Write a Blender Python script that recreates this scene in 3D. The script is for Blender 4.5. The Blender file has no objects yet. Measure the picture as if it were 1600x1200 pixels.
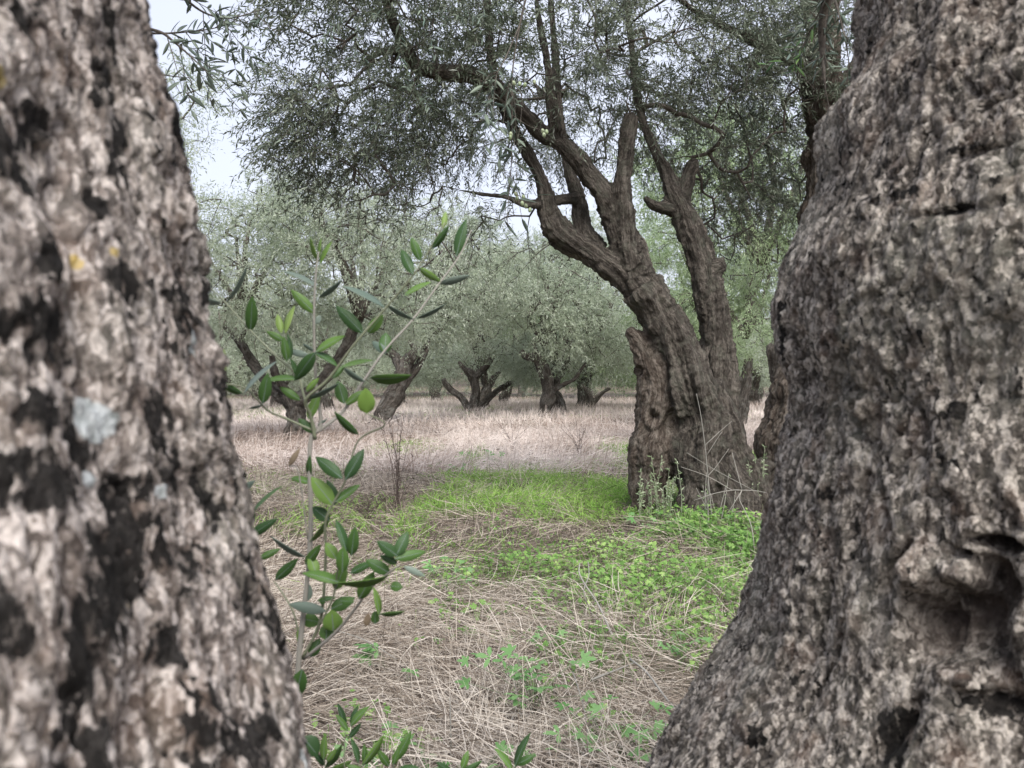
import bpy, math
import numpy as np
from mathutils import Vector

# ------------------------------------------------------------------ camera, sky, sun, exposure
S = bpy.context.scene
CAM_H, FPX = 1.3, 1300.0                       # eye height (m), focal length in photo pixels
cam_d = bpy.data.cameras.new('camera')
cam = bpy.data.objects.new('camera', cam_d)
S.collection.objects.link(cam)
cam.location = (0, 0, CAM_H)
cam.rotation_euler = (math.radians(90), 0, 0)
cam_d.sensor_width = 36.0
cam_d.lens = 36.0 * FPX / 1600.0
cam_d.clip_start = 0.02
cam_d.clip_end = 2000
cam_d.dof.use_dof = True
cam_d.dof.focus_distance = 6.5
cam_d.dof.aperture_fstop = 11.0
S.camera = cam

SUN_EL, SUN_AZ = math.radians(48), math.radians(166)      # azimuth clockwise from +Y (behind the camera, to the right)
W = bpy.data.worlds.new('World'); S.world = W; W.use_nodes = True
nt = W.node_tree; nt.nodes.clear()
wo = nt.nodes.new('ShaderNodeOutputWorld'); bg = nt.nodes.new('ShaderNodeBackground')
sky = nt.nodes.new('ShaderNodeTexSky'); sky.sky_type = 'NISHITA'; sky.sun_disc = False
sky.sun_elevation = SUN_EL; sky.sun_rotation = SUN_AZ; sky.dust_density = 4.0; sky.air_density = 1.5
tc = nt.nodes.new('ShaderNodeTexCoord')
nz = nt.nodes.new('ShaderNodeTexNoise'); nz.inputs['Scale'].default_value = 1.6; nz.inputs['Detail'].default_value = 5
rmp = nt.nodes.new('ShaderNodeValToRGB')
rmp.color_ramp.elements[0].position = 0.3; rmp.color_ramp.elements[0].color = (2.45, 2.6, 3.2, 1)
rmp.color_ramp.elements[1].position = 0.7; rmp.color_ramp.elements[1].color = (3.05, 3.15, 3.65, 1)
mx = nt.nodes.new('ShaderNodeMix'); mx.data_type = 'RGBA'; mx.inputs['Factor'].default_value = 0.88
nt.links.new(tc.outputs['Generated'], nz.inputs['Vector'])
nt.links.new(nz.outputs['Fac'], rmp.inputs['Fac'])
nt.links.new(sky.outputs['Color'], mx.inputs['A']); nt.links.new(rmp.outputs['Color'], mx.inputs['B'])
nt.links.new(mx.outputs['Result'], bg.inputs['Color'])
bg.inputs['Strength'].default_value = 0.1
nt.links.new(bg.outputs['Background'], wo.inputs['Surface'])

sd = bpy.data.lights.new('sun', 'SUN'); sd.energy = 1.5; sd.angle = math.radians(36); sd.color = (1, 0.97, 0.93)
so = bpy.data.objects.new('sun', sd); S.collection.objects.link(so)
sv = Vector((math.sin(SUN_AZ) * math.cos(SUN_EL), math.cos(SUN_AZ) * math.cos(SUN_EL), math.sin(SUN_EL)))
so.rotation_euler = (-sv).to_track_quat('-Z', 'Y').to_euler()
S.view_settings.view_transform = 'Standard'; S.view_settings.look = 'None'
S.view_settings.exposure = 1.7; S.view_settings.gamma = 1.0; S.view_settings.use_curve_mapping = False
S.render.engine = 'CYCLES'
S.cycles.use_denoising = True
S.cycles.max_bounces = 4; S.cycles.diffuse_bounces = 3; S.cycles.use_adaptive_sampling = True; S.cycles.adaptive_threshold = 0.02; S.cycles.glossy_bounces = 1; S.cycles.transmission_bounces = 2
S.cycles.sample_clamp_indirect = 6

# ------------------------------------------------------------------ helpers
COL = S.collection
PI = math.pi

def P(px, py, d):
    """point seen at photo pixel (px, py) at distance d along the view axis"""
    return np.array([(px - 800) / FPX * d, d, CAM_H + (600 - py) / FPX * d])

def G(px, py):
    """ground point under photo pixel"""
    d = CAM_H * FPX / (py - 600.0)
    return np.array([(px - 800) / FPX * d, d, 0.0])

def _hash(ix, iy, iz, seed):
    h = (ix.astype(np.uint32) * np.uint32(374761393) + iy.astype(np.uint32) * np.uint32(668265263)
         + iz.astype(np.uint32) * np.uint32(2246822519) + np.uint32((seed * 3266489917) & 0xffffffff))
    h = (h ^ (h >> np.uint32(13))) * np.uint32(1274126177)
    h = (h ^ (h >> np.uint32(15))) * np.uint32(2654435761)
    return (h ^ (h >> np.uint32(16))).astype(np.float64) / 4294967295.0

def noise(p, seed=0):
    """value noise -1..1 at points (N,3)"""
    p = np.asarray(p, float)
    i = np.floor(p).astype(np.int64); f = p - i
    u = f * f * f * (f * (f * 6 - 15) + 10)
    r = 0
    for dx in (0, 1):
        wx = u[:, 0] if dx else 1 - u[:, 0]
        for dy in (0, 1):
            wy = u[:, 1] if dy else 1 - u[:, 1]
            for dz in (0, 1):
                wz = u[:, 2] if dz else 1 - u[:, 2]
                r = r + wx * wy * wz * _hash(i[:, 0] + dx, i[:, 1] + dy, i[:, 2] + dz, seed)
    return r * 2 - 1

def fbm(p, octv=4, seed=0, gain=0.5):
    p = np.asarray(p, float)
    a, s, t = 1.0, 0, 0
    for o in range(octv):
        s = s + a * noise(p * (2.03 ** o) + o * 17.3, seed + o); t += a; a *= gain
    return s / t

def ridged(p, octv=4, seed=0):
    p = np.asarray(p, float)
    a, s, t = 1.0, 0, 0
    for o in range(octv):
        s = s + a * (1 - np.abs(noise(p * (2.03 ** o) + o * 11.7, seed + o)) * 2); t += a; a *= 0.5
    return s / t

def worley(p, seed=0):
    """F1, F2, random id of the nearest cell"""
    p = np.asarray(p, float)
    i = np.floor(p).astype(np.int64)
    n = len(p); F1 = np.full(n, 9.0); F2 = np.full(n, 9.0); cid = np.zeros(n)
    for dx in (-1, 0, 1):
        for dy in (-1, 0, 1):
            for dz in (-1, 0, 1):
                c = i + np.array([dx, dy, dz])
                jx = _hash(c[:, 0], c[:, 1], c[:, 2], seed); jy = _hash(c[:, 0], c[:, 1], c[:, 2], seed + 101)
                jz = _hash(c[:, 0], c[:, 1], c[:, 2], seed + 202)
                d = np.sqrt((c[:, 0] + jx - p[:, 0]) ** 2 + (c[:, 1] + jy - p[:, 1]) ** 2 + (c[:, 2] + jz - p[:, 2]) ** 2)
                near = d < F1
                F2 = np.where(near, F1, np.minimum(F2, d))
                cid = np.where(near, _hash(c[:, 0], c[:, 1], c[:, 2], seed + 303), cid)
                F1 = np.where(near, d, F1)
    return F1, F2, cid

def smooth(a, b, x):
    t = np.clip((x - a) / (b - a), 0, 1)
    return t * t * (3 - 2 * t)

def norm(v):
    return v / np.maximum(np.linalg.norm(v, axis=-1, keepdims=True), 1e-9)

def ground_h(x, y):
    q = np.stack([x, y, np.zeros_like(x)], 1)
    near = np.clip((np.hypot(x, y)) / 3.0, 0.25, 1)
    rise = smooth(55, 150, y) * 5.0
    return (0.055 * noise(q * 0.55, 5) + 0.03 * noise(q * 1.7, 6)) * near + rise

class MB:
    """collects vertices / faces / per-vertex values and builds one mesh"""
    def __init__(s):
        s.v = []; s.f = []; s.a = {}; s.n = 0
    def add(s, v, f, **attrs):
        v = np.asarray(v, float).reshape(-1, 3); f = np.asarray(f, np.int64)
        s.v.append(v); s.f.append(f + s.n)
        for k in set(list(attrs) + list(s.a)):
            if k not in s.a:
                s.a[k] = [np.zeros(s.n)] if s.n else []
            val = attrs.get(k, 0.0)
            s.a[k].append(np.broadcast_to(np.asarray(val, float), (len(v),)).copy())
        s.n += len(v)
    def mesh(s, name, mats, origin=(0, 0, 0), shade=True, mat_idx=None):
        V = np.concatenate(s.v) - np.asarray(origin, float)
        loops = np.concatenate([f.ravel() for f in s.f]).astype(np.int32)
        tot = np.concatenate([np.full(len(f), f.shape[1]) for f in s.f]).astype(np.int32)
        start = np.concatenate([[0], np.cumsum(tot)[:-1]]).astype(np.int32)
        me = bpy.data.meshes.new(name)
        me.vertices.add(len(V)); me.loops.add(len(loops)); me.polygons.add(len(tot))
        me.vertices.foreach_set('co', V.astype(np.float32).ravel())
        me.loops.foreach_set('vertex_index', loops)
        me.polygons.foreach_set('loop_start', start)
        me.polygons.foreach_set('loop_total', tot)
        me.polygons.foreach_set('use_smooth', np.full(len(tot), shade))
        if mat_idx is not None:
            me.polygons.foreach_set('material_index', np.asarray(mat_idx, np.int32))
        for k, l in s.a.items():
            at = me.attributes.new(k, 'FLOAT', 'POINT')
            at.data.foreach_set('value', np.concatenate(l).astype(np.float32))
        for m in (mats if isinstance(mats, (list, tuple)) else [mats]):
            me.materials.append(m)
        me.update(calc_edges=True); me.validate()
        return me

def link(name, me, parent=None, loc=None):
    o = bpy.data.objects.new(name, me); COL.objects.link(o)
    if parent is not None: o.parent = parent
    if loc is not None: o.location = loc
    return o

def tag(o, label=None, cat=None, group=None, kind=None):
    for k, v in (('label', label), ('category', cat), ('group', group), ('kind', kind)):
        if v: o[k] = v
    return o

def empty(name, loc, label, cat, group=None):
    o = link(name, None, None, tuple(float(c) for c in loc))
    o.empty_display_size = 0.2
    return tag(o, label, cat, group)

def catmull(pts, n):
    """resample control points (K,C) to n points, Catmull-Rom"""
    p = np.asarray(pts, float); K = len(p)
    if K == 2:
        t = np.linspace(0, 1, n)[:, None]; return p[0] * (1 - t) + p[1] * t
    q = np.vstack([2 * p[0] - p[1], p, 2 * p[-1] - p[-2]])
    u = np.linspace(0, K - 1 - 1e-6, n); i = u.astype(int); t = (u - i)[:, None]
    a, b, c, d = q[i], q[i + 1], q[i + 2], q[i + 3]
    return 0.5 * (2 * b + (c - a) * t + (2 * a - 5 * b + 4 * c - d) * t ** 2 + (3 * b - a - 3 * c + d) * t ** 3)

def tube(pts, rad, sides=6, cap=True):
    p = np.asarray(pts, float); n = len(p); r = np.broadcast_to(np.asarray(rad, float), (n,))
    T = norm(np.gradient(p, axis=0))
    u = np.cross(T[0], [0.3, 0.2, 0.93])
    if np.linalg.norm(u) < 0.1: u = np.cross(T[0], [1, 0, 0])
    U = []
    for k in range(n):
        u = u - T[k] * np.dot(u, T[k]); u = u / max(np.linalg.norm(u), 1e-9); U.append(u)
    U = np.array(U); B = np.cross(T, U)
    a = np.arange(sides) * 2 * PI / sides
    V = p[:, None, :] + r[:, None, None] * (np.cos(a)[None, :, None] * U[:, None, :] + np.sin(a)[None, :, None] * B[:, None, :])
    V = V.reshape(-1, 3)
    i = np.arange(n - 1)[:, None] * sides; j = np.arange(sides)[None, :]; j2 = (j + 1) % sides
    F = np.stack([i + j, i + j2, i + sides + j2, i + sides + j], -1).reshape(-1, 4)
    if cap:
        V = np.vstack([V, p[:1], p[-1:]])
        c0, c1 = n * sides, n * sides + 1
        jj = np.arange(sides); k2 = (jj + 1) % sides
        T1 = np.stack([k2, jj, np.full(sides, c0), np.full(sides, c0)], 1)
        T2 = np.stack([(n - 1) * sides + jj, (n - 1) * sides + k2, np.full(sides, c1), np.full(sides, c1)], 1)
        return V, F, np.vstack([T1[:, :3], T2[:, :3]])
    return V, F, None

def add_tube(mb, pts, rad, sides=6, cap=True, **at):
    V, F, T = tube(pts, rad, sides, cap)
    base = mb.n
    mb.add(V, F, **at)
    if T is not None: mb.f.append(T + base)

def ribbons(mb, Pts, Wd, side, tone):
    """Pts (N,K,3), Wd (N,K), side (N,3), tone (N,)"""
    N, K, _ = Pts.shape
    L = Pts - side[:, None, :] * Wd[..., None] * 0.5; R = Pts + side[:, None, :] * Wd[..., None] * 0.5
    V = np.stack([L, R], 2).reshape(-1, 3)
    b = (np.arange(N) * K * 2)[:, None] + (np.arange(K - 1) * 2)[None, :]
    F = np.stack([b, b + 1, b + 3, b + 2], -1).reshape(-1, 4)
    mb.add(V, F, tone=np.repeat(tone, K * 2))

def leaf_quads(mb, base, d, n, ln, wd, tone, fold=0.25):
    """two-triangle folded leaves"""
    N = len(base)
    s = norm(np.cross(d, n)); n2 = np.cross(s, d)
    mid = base + d * (ln * 0.48)[:, None] + n2 * (wd * fold)[:, None]
    tip = base + d * ln[:, None]
    V = np.stack([base, mid - s * (wd / 2)[:, None], tip, mid + s * (wd / 2)[:, None]], 1).reshape(-1, 3)
    i = np.arange(N)[:, None] * 4
    F = np.concatenate([i + np.array([[0, 1, 2]]), i + np.array([[0, 2, 3]])])
    mb.add(V, F, tone=np.repeat(tone, 4))

# ------------------------------------------------------------------ materials
def newmat(name):
    m = bpy.data.materials.new(name); m.use_nodes = True
    n = m.node_tree; n.nodes.clear()
    out = n.nodes.new('ShaderNodeOutputMaterial')
    b = n.nodes.new('ShaderNodeBsdfPrincipled'); n.links.new(b.outputs[0], out.inputs[0])
    return m, n, b, out

def ramp(n, fac, stops):
    r = n.nodes.new('ShaderNodeValToRGB')
    e = r.color_ramp.elements
    while len(e) < len(stops): e.new(0.5)
    for k, (p, c) in enumerate(stops):
        e[k].position = p; e[k].color = (*c, 1)
    n.links.new(fac, r.inputs['Fac']); return r.outputs['Color']

def attr(n, name):
    a = n.nodes.new('ShaderNodeAttribute'); a.attribute_name = name; return a.outputs['Fac']

def tex_noise(n, scale, detail=4, stretch=None, rough=0.55):
    t = n.nodes.new('ShaderNodeTexNoise'); t.inputs['Scale'].default_value = scale
    t.inputs['Detail'].default_value = detail; t.inputs['Roughness'].default_value = rough
    c = n.nodes.new('ShaderNodeTexCoord'); src = c.outputs['Object']
    if stretch:
        mp = n.nodes.new('ShaderNodeMapping'); mp.inputs['Scale'].default_value = stretch
        n.links.new(src, mp.inputs['Vector']); src = mp.outputs['Vector']
    n.links.new(src, t.inputs['Vector']); return t.outputs['Fac']

def mixc(n, f, a, b):
    m = n.nodes.new('ShaderNodeMix'); m.data_type = 'RGBA'
    if isinstance(f, float): m.inputs['Factor'].default_value = f
    else: n.links.new(f, m.inputs['Factor'])
    for k, c in (('A', a), ('B', b)):
        if isinstance(c, tuple): m.inputs[k].default_value = (*c, 1)
        else: n.links.new(c, m.inputs[k])
    return m.outputs['Result']

def math_n(n, op, a, b=0.0, clamp=False):
    m = n.nodes.new('ShaderNodeMath'); m.operation = op; m.use_clamp = clamp
    for k, c in ((0, a), (1, b)):
        if isinstance(c, (int, float)): m.inputs[k].default_value = c
        else: n.links.new(c, m.inputs[k])
    return m.outputs[0]

def mat_leaf(name, stops, trans=0.25, rough=0.5, spec=0.35, objrand=False):
    m, n, b, out = newmat(name)
    if objrand:
        oi = n.nodes.new('ShaderNodeObjectInfo'); fac = oi.outputs['Random']
    else:
        fac = attr(n, 'tone')
    c = ramp(n, fac, stops)
    n.links.new(c, b.inputs['Base Color']); b.inputs['Roughness'].default_value = rough
    b.inputs['Specular IOR Level'].default_value = spec
    if trans:
        t = n.nodes.new('ShaderNodeBsdfTranslucent'); n.links.new(c, t.inputs['Color'])
        ms = n.nodes.new('ShaderNodeMixShader'); ms.inputs[0].default_value = trans
        n.links.new(b.outputs[0], ms.inputs[1]); n.links.new(t.outputs[0], ms.inputs[2])
        n.links.new(ms.outputs[0], out.inputs[0])
    return m

def mat_bark(name, dark, mid, light, lich, scale=1.0, bump=0.5, lichen_amt=0.35, zs=0.5, fg=False, grain=False):
    """mottled bark; grain follows the limb where the mesh carries grain coordinates, plate tone, stain and hollow-darkening masks come from the mesh on the near trunks"""
    m, n, b, out = newmat(name)
    if grain:
        cx = n.nodes.new('ShaderNodeCombineXYZ')
        for k, a in enumerate(('gu', 'gv', 'gs')): n.links.new(attr(n, a), cx.inputs[k])
        src = cx.outputs[0]
    else:
        src = n.nodes.new('ShaderNodeTexCoord').outputs['Object']
    def tn(sc, det, st=None, rough=0.6):
        t = n.nodes.new('ShaderNodeTexNoise'); t.inputs['Scale'].default_value = sc; t.inputs['Detail'].default_value = det; t.inputs['Roughness'].default_value = rough
        v = src
        if st:
            mp = n.nodes.new('ShaderNodeMapping'); mp.inputs['Scale'].default_value = st; n.links.new(v, mp.inputs['Vector']); v = mp.outputs['Vector']
        n.links.new(v, t.inputs['Vector']); return t.outputs['Fac']
    n1 = tn(14 * scale, 6, (1, 1, 0.3), 0.68)
    n2 = tn(55 * scale, 5, (1, 1, 0.45), 0.7)
    if grain:
        n3 = tn(30 * scale, 5, (1, 1, 0.09), 0.65)             # long fissures
        f = math_n(n, 'ADD', math_n(n, 'MULTIPLY', n1, 0.35), math_n(n, 'ADD', math_n(n, 'MULTIPLY', n2, 0.3), math_n(n, 'MULTIPLY', n3, 0.35)))
    else:
        f = math_n(n, 'ADD', math_n(n, 'MULTIPLY', n1, 0.55), math_n(n, 'MULTIPLY', n2, 0.45))
    if fg:
        f = math_n(n, 'ADD', math_n(n, 'MULTIPLY', f, 0.62), math_n(n, 'MULTIPLY', attr(n, 'cell'), 0.38))
    c = ramp(n, f, [(0.36, dark), (0.48, mid), (0.62, light)])
    lf = math_n(n, 'MULTIPLY', ramp(n, tn(9 * scale, 6), [(0.5, (0, 0, 0)), (0.66, (1, 1, 1))]), lichen_amt)
    c = mixc(n, lf, c, lich)
    if fg:
        vc = n.nodes.new('ShaderNodeTexVoronoi'); vc.inputs['Scale'].default_value = 66 * scale
        v2 = n.nodes.new('ShaderNodeTexVoronoi'); v2.inputs['Scale'].default_value = 150 * scale
        mp = n.nodes.new('ShaderNodeMapping'); mp.inputs['Scale'].default_value = (1, 1, zs)
        wn = n.nodes.new('ShaderNodeTexNoise'); wn.inputs['Scale'].default_value = 70; wn.inputs['Detail'].default_value = 4
        wm = n.nodes.new('ShaderNodeVectorMath'); wm.operation = 'MULTIPLY_ADD'; wm.inputs[1].default_value = (0.014, 0.014, 0.02)
        n.links.new(src, wn.inputs['Vector']); n.links.new(wn.outputs['Color'], wm.inputs[0]); n.links.new(src, wm.inputs[2])
        n.links.new(wm.outputs[0], mp.inputs['Vector'])
        n.links.new(mp.outputs[0], vc.inputs['Vector']); n.links.new(mp.outputs[0], v2.inputs['Vector'])
        sx = n.nodes.new('ShaderNodeSeparateColor'); n.links.new(vc.outputs['Color'], sx.inputs[0])
        s2 = n.nodes.new('ShaderNodeSeparateColor'); n.links.new(v2.outputs['Color'], s2.inputs[0])
        fl = math_n(n, 'ADD', math_n(n, 'MULTIPLY', sx.outputs[0], 0.36), math_n(n, 'ADD', math_n(n, 'MULTIPLY', n2, 0.4), math_n(n, 'MULTIPLY', s2.outputs[0], 0.24)))
        c = mixc(n, 0.78, c, ramp(n, fl, [(0.35, dark), (0.5, mid), (0.68, light)]))
        c = mixc(n, math_n(n, 'MULTIPLY', ramp(n, tn(24, 5), [(0.52, (0, 0, 0)), (0.64, (1, 1, 1))]), 0.3), c, (0.2, 0.13, 0.095))
        zone = tn(5.5, 4, (1, 1, 0.6), 0.6)
        c = mixc(n, math_n(n, 'MULTIPLY', ramp(n, zone, [(0.5, (0, 0, 0)), (0.62, (1, 1, 1))]), 0.5), c, mixc(n, 0.5, c, dark))
        c = mixc(n, math_n(n, 'MULTIPLY', ramp(n, zone, [(0.36, (1, 1, 1)), (0.46, (0, 0, 0))]), 0.4), c, mixc(n, 0.5, c, lich))
        jit = math_n(n, 'ADD', math_n(n, 'MULTIPLY', math_n(n, 'SUBTRACT', n2, 0.5), 2.2), math_n(n, 'MULTIPLY', math_n(n, 'SUBTRACT', sx.outputs[2], 0.5), 0.8))
        bl = ramp(n, math_n(n, 'ADD', attr(n, 'black'), jit), [(0.44, (0, 0, 0)), (0.72, (1, 1, 1))])
        c = mixc(n, math_n(n, 'MULTIPLY', bl, 0.96), c, (0.007, 0.0065, 0.006))
        c = mixc(n, attr(n, 'scar'), c, ramp(n, n1, [(0.35, (0.03, 0.024, 0.021)), (0.65, (0.10, 0.078, 0.066))]))  # dark brown mixed into the carved hollows, stronger towards their middle
        for an, lc in (('lich', ((0.34, 0.38, 0.37), (0.62, 0.66, 0.67))), ('lichy', ((0.34, 0.25, 0.05), (0.6, 0.43, 0.08)))):
            lm = ramp(n, math_n(n, 'ADD', attr(n, an), math_n(n, 'MULTIPLY', math_n(n, 'SUBTRACT', n2, 0.5), 1.8)), [(0.45, (0, 0, 0)), (0.7, (1, 1, 1))])
            c = mixc(n, math_n(n, 'MULTIPLY', lm, 0.8 if an == 'lich' else 0.6), c, ramp(n, n2, [(0.35, lc[0]), (0.6, lc[1])]))
    n.links.new(c, b.inputs['Base Color'])
    b.inputs['Roughness'].default_value = 0.9; b.inputs['Specular IOR Level'].default_value = 0.2
    bp = n.nodes.new('ShaderNodeBump'); bp.inputs['Strength'].default_value = bump
    bp.inputs['Distance'].default_value = 0.026 / scale if fg else 0.06 / scale
    h = math_n(n, 'ADD', n1, math_n(n, 'MULTIPLY', n2, 1.0 if grain else 0.6))
    if grain: h = math_n(n, 'ADD', h, math_n(n, 'MULTIPLY', n3, 0.9))
    if fg:
        h = math_n(n, 'ADD', h, math_n(n, 'MULTIPLY', tn(190, 3), 0.35))
        h = math_n(n, 'ADD', h, math_n(n, 'ADD', math_n(n, 'MULTIPLY', sx.outputs[1], 0.38), math_n(n, 'MULTIPLY', s2.outputs[1], 0.22)))
    n.links.new(h, bp.inputs['Height']); n.links.new(bp.outputs[0], b.inputs['Normal'])
    return m

M_bark_main = mat_bark('olive_bark', (0.02, 0.017, 0.015), (0.075, 0.064, 0.053), (0.25, 0.22, 0.185), (0.17, 0.175, 0.135), 1.1, 1.0, 0.4, grain=True)
M_bark_wood = mat_bark('weathered_wood', (0.03, 0.022, 0.017), (0.1, 0.078, 0.062), (0.32, 0.275, 0.23), (0.22, 0.21, 0.175), 1.1, 1.0, 0.3, grain=True)
M_bark_far = mat_bark('olive_bark_far', (0.03, 0.026, 0.022), (0.085, 0.073, 0.062), (0.26, 0.23, 0.2), (0.3, 0.3, 0.27), 0.6, 0.9, 0.5, grain=True)
M_bark_left = mat_bark('pinkish_bark', (0.045, 0.036, 0.031), (0.23, 0.192, 0.168), (0.7, 0.63, 0.58), (0.36, 0.36, 0.30), 2.7, 0.9, 0.4, 0.5, fg=True)
M_bark_right = mat_bark('grey_bark', (0.032, 0.027, 0.023), (0.17, 0.148, 0.126), (0.62, 0.56, 0.49), (0.3, 0.305, 0.25), 2.5, 0.95, 0.45, 0.6, fg=True)
M_twig = mat_bark('twig_bark', (0.03, 0.025, 0.021), (0.075, 0.064, 0.054), (0.16, 0.14, 0.12), (0.17, 0.17, 0.145), 2.0, 0.2)
M_leaf_main = mat_leaf('olive_leaf', [(0.0, (0.07, 0.09, 0.058)), (0.45, (0.145, 0.175, 0.12)), (0.8, (0.27, 0.305, 0.235)), (1.0, (0.42, 0.45, 0.39))], 0.22)
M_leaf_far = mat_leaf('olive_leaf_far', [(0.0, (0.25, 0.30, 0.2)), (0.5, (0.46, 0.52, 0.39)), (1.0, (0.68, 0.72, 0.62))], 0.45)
M_leaf_green = mat_leaf('fresh_olive_leaf', [(0.0, (0.2, 0.28, 0.13)), (0.5, (0.38, 0.48, 0.28)), (1.0, (0.58, 0.66, 0.46))], 0.45)
M_leaf_top = mat_leaf('sapling_leaf', [(0.0, (0.045, 0.10, 0.038)), (0.4, (0.08, 0.17, 0.045)), (0.8, (0.14, 0.26, 0.06)), (1.0, (0.21, 0.35, 0.085))], 0.3, 0.5, 0.35, True)
M_leaf_pale = mat_leaf('sapling_leaf_pale', [(0.0, (0.14, 0.2, 0.16)), (1.0, (0.24, 0.3, 0.25))], 0.25, 0.5, 0.4, True)
M_leaf_lime = mat_leaf('sapling_leaf_lime', [(0.0, (0.2, 0.34, 0.07)), (1.0, (0.32, 0.45, 0.13))], 0.4, 0.45, 0.4, True)
M_leaf_spray = mat_leaf('spray_leaf', [(0.0, (0.055, 0.075, 0.055)), (0.6, (0.12, 0.15, 0.11)), (1.0, (0.22, 0.27, 0.2))], 0.22, 0.45, 0.4, True)
M_leaf_dead = mat_leaf('dead_leaf', [(0.0, (0.2, 0.15, 0.1)), (1.0, (0.25, 0.2, 0.14))], 0.2, 0.7, 0.2, True)
M_stem = mat_leaf('green_stem', [(0.0, (0.20, 0.22, 0.14)), (1.0, (0.24, 0.26, 0.18))], 0.0, 0.6, 0.3)
M_stem_grey = mat_leaf('grey_stem', [(0.0, (0.26, 0.25, 0.22)), (1.0, (0.36, 0.34, 0.3))], 0.0, 0.7, 0.2)
M_straw = mat_leaf('straw', [(0.0, (0.05, 0.038, 0.028)), (0.3, (0.19, 0.15, 0.115)), (0.65, (0.39, 0.33, 0.265)), (1.0, (0.67, 0.6, 0.51))], 0.12, 0.6, 0.3)
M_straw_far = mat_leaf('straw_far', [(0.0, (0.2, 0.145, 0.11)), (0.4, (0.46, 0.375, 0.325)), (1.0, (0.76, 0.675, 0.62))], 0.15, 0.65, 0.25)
M_green = mat_leaf('clover_green', [(0.0, (0.08, 0.17, 0.035)), (0.45, (0.19, 0.35, 0.085)), (0.8, (0.30, 0.47, 0.13)), (1.0, (0.45, 0.58, 0.22))], 0.3, 0.5, 0.35)
M_fern = mat_leaf('feathery_green', [(0.0, (0.12, 0.24, 0.045)), (0.5, (0.24, 0.43, 0.085)), (1.0, (0.42, 0.60, 0.17))], 0.35, 0.6, 0.2)
M_herb = mat_leaf('herb_leaf', [(0.0, (0.12, 0.27, 0.08)), (1.0, (0.24, 0.42, 0.16))], 0.3, 0.5, 0.35, True)
M_darkstem = mat_leaf('dead_dark_stem', [(0.0, (0.06, 0.045, 0.04)), (1.0, (0.13, 0.1, 0.085))], 0.0, 0.8, 0.2)
M_lichen = mat_leaf('pale_lichen', [(0.0, (0.42, 0.47, 0.47)), (1.0, (0.6, 0.64, 0.64))], 0.0, 0.9, 0.1)
M_lichen_y = mat_leaf('yellow_lichen', [(0.0, (0.4, 0.27, 0.03)), (1.0, (0.55, 0.4, 0.08))], 0.0, 0.9, 0.1)
M_olive = mat_leaf('green_olive', [(0.0, (0.24, 0.30, 0.16)), (1.0, (0.34, 0.38, 0.24))], 0.0, 0.35, 0.5, True)

def mat_ground():
    m, n, b, out = newmat('matted_straw_ground')
    n1 = tex_noise(n, 1.2, 6); n2 = tex_noise(n, 38, 5, None, 0.7)
    f = math_n(n, 'ADD', math_n(n, 'MULTIPLY', n1, 0.4), math_n(n, 'MULTIPLY', n2, 0.6))
    c = ramp(n, f, [(0.35, (0.05, 0.036, 0.026)), (0.5, (0.14, 0.105, 0.08)), (0.68, (0.33, 0.27, 0.21))])
    gm = ramp(n, tex_noise(n, 0.35, 4), [(0.52, (0, 0, 0)), (0.62, (1, 1, 1))])
    c = mixc(n, math_n(n, 'MULTIPLY', gm, 0.35), c, (0.14, 0.2, 0.06))
    n.links.new(c, b.inputs['Base Color']); b.inputs['Roughness'].default_value = 0.95
    bp = n.nodes.new('ShaderNodeBump'); bp.inputs['Strength'].default_value = 0.8; bp.inputs['Distance'].default_value = 0.04
    n.links.new(n2, bp.inputs['Height']); n.links.new(bp.outputs[0], b.inputs['Normal'])
    return m
M_ground = mat_ground()

# ------------------------------------------------------------------ ground
def warp_axis(lo, hi, n, k=3.0):
    t = np.linspace(-1, 1, n); s = np.sinh(k * t) / np.sinh(k)
    return np.where(s < 0, -s * lo, s * hi)
gx = warp_axis(-400, 400, 131, 5.5); gy = warp_axis(-400, 400, 151, 5.5) + 5
X, Y = np.meshgrid(gx, gy)
Z = ground_h(X.ravel(), Y.ravel())
mb = MB()
nxg, nyg = len(gx), len(gy)
i = (np.arange(nyg - 1)[:, None] * nxg + np.arange(nxg - 1)[None, :]).ravel()
mb.add(np.stack([X.ravel(), Y.ravel(), Z], 1), np.stack([i, i + 1, i + nxg + 1, i + nxg], 1))
g = link('ground', mb.mesh('ground', M_ground))
tag(g, 'matted ground of the olive grove under dry grass', None, None, 'structure')

def relax(V, F, it=2):
    e = np.concatenate([F[:, [0, 1]], F[:, [1, 2]], F[:, [2, 3]], F[:, [3, 0]]])
    cnt = np.bincount(e[:, 0], minlength=len(V)) + np.bincount(e[:, 1], minlength=len(V))
    for _ in range(it):
        A = np.zeros_like(V); np.add.at(A, e[:, 0], V[e[:, 1]]); np.add.at(A, e[:, 1], V[e[:, 0]])
        V = V * 0.4 + 0.6 * A / np.maximum(cnt, 1)[:, None]
    return V

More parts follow.
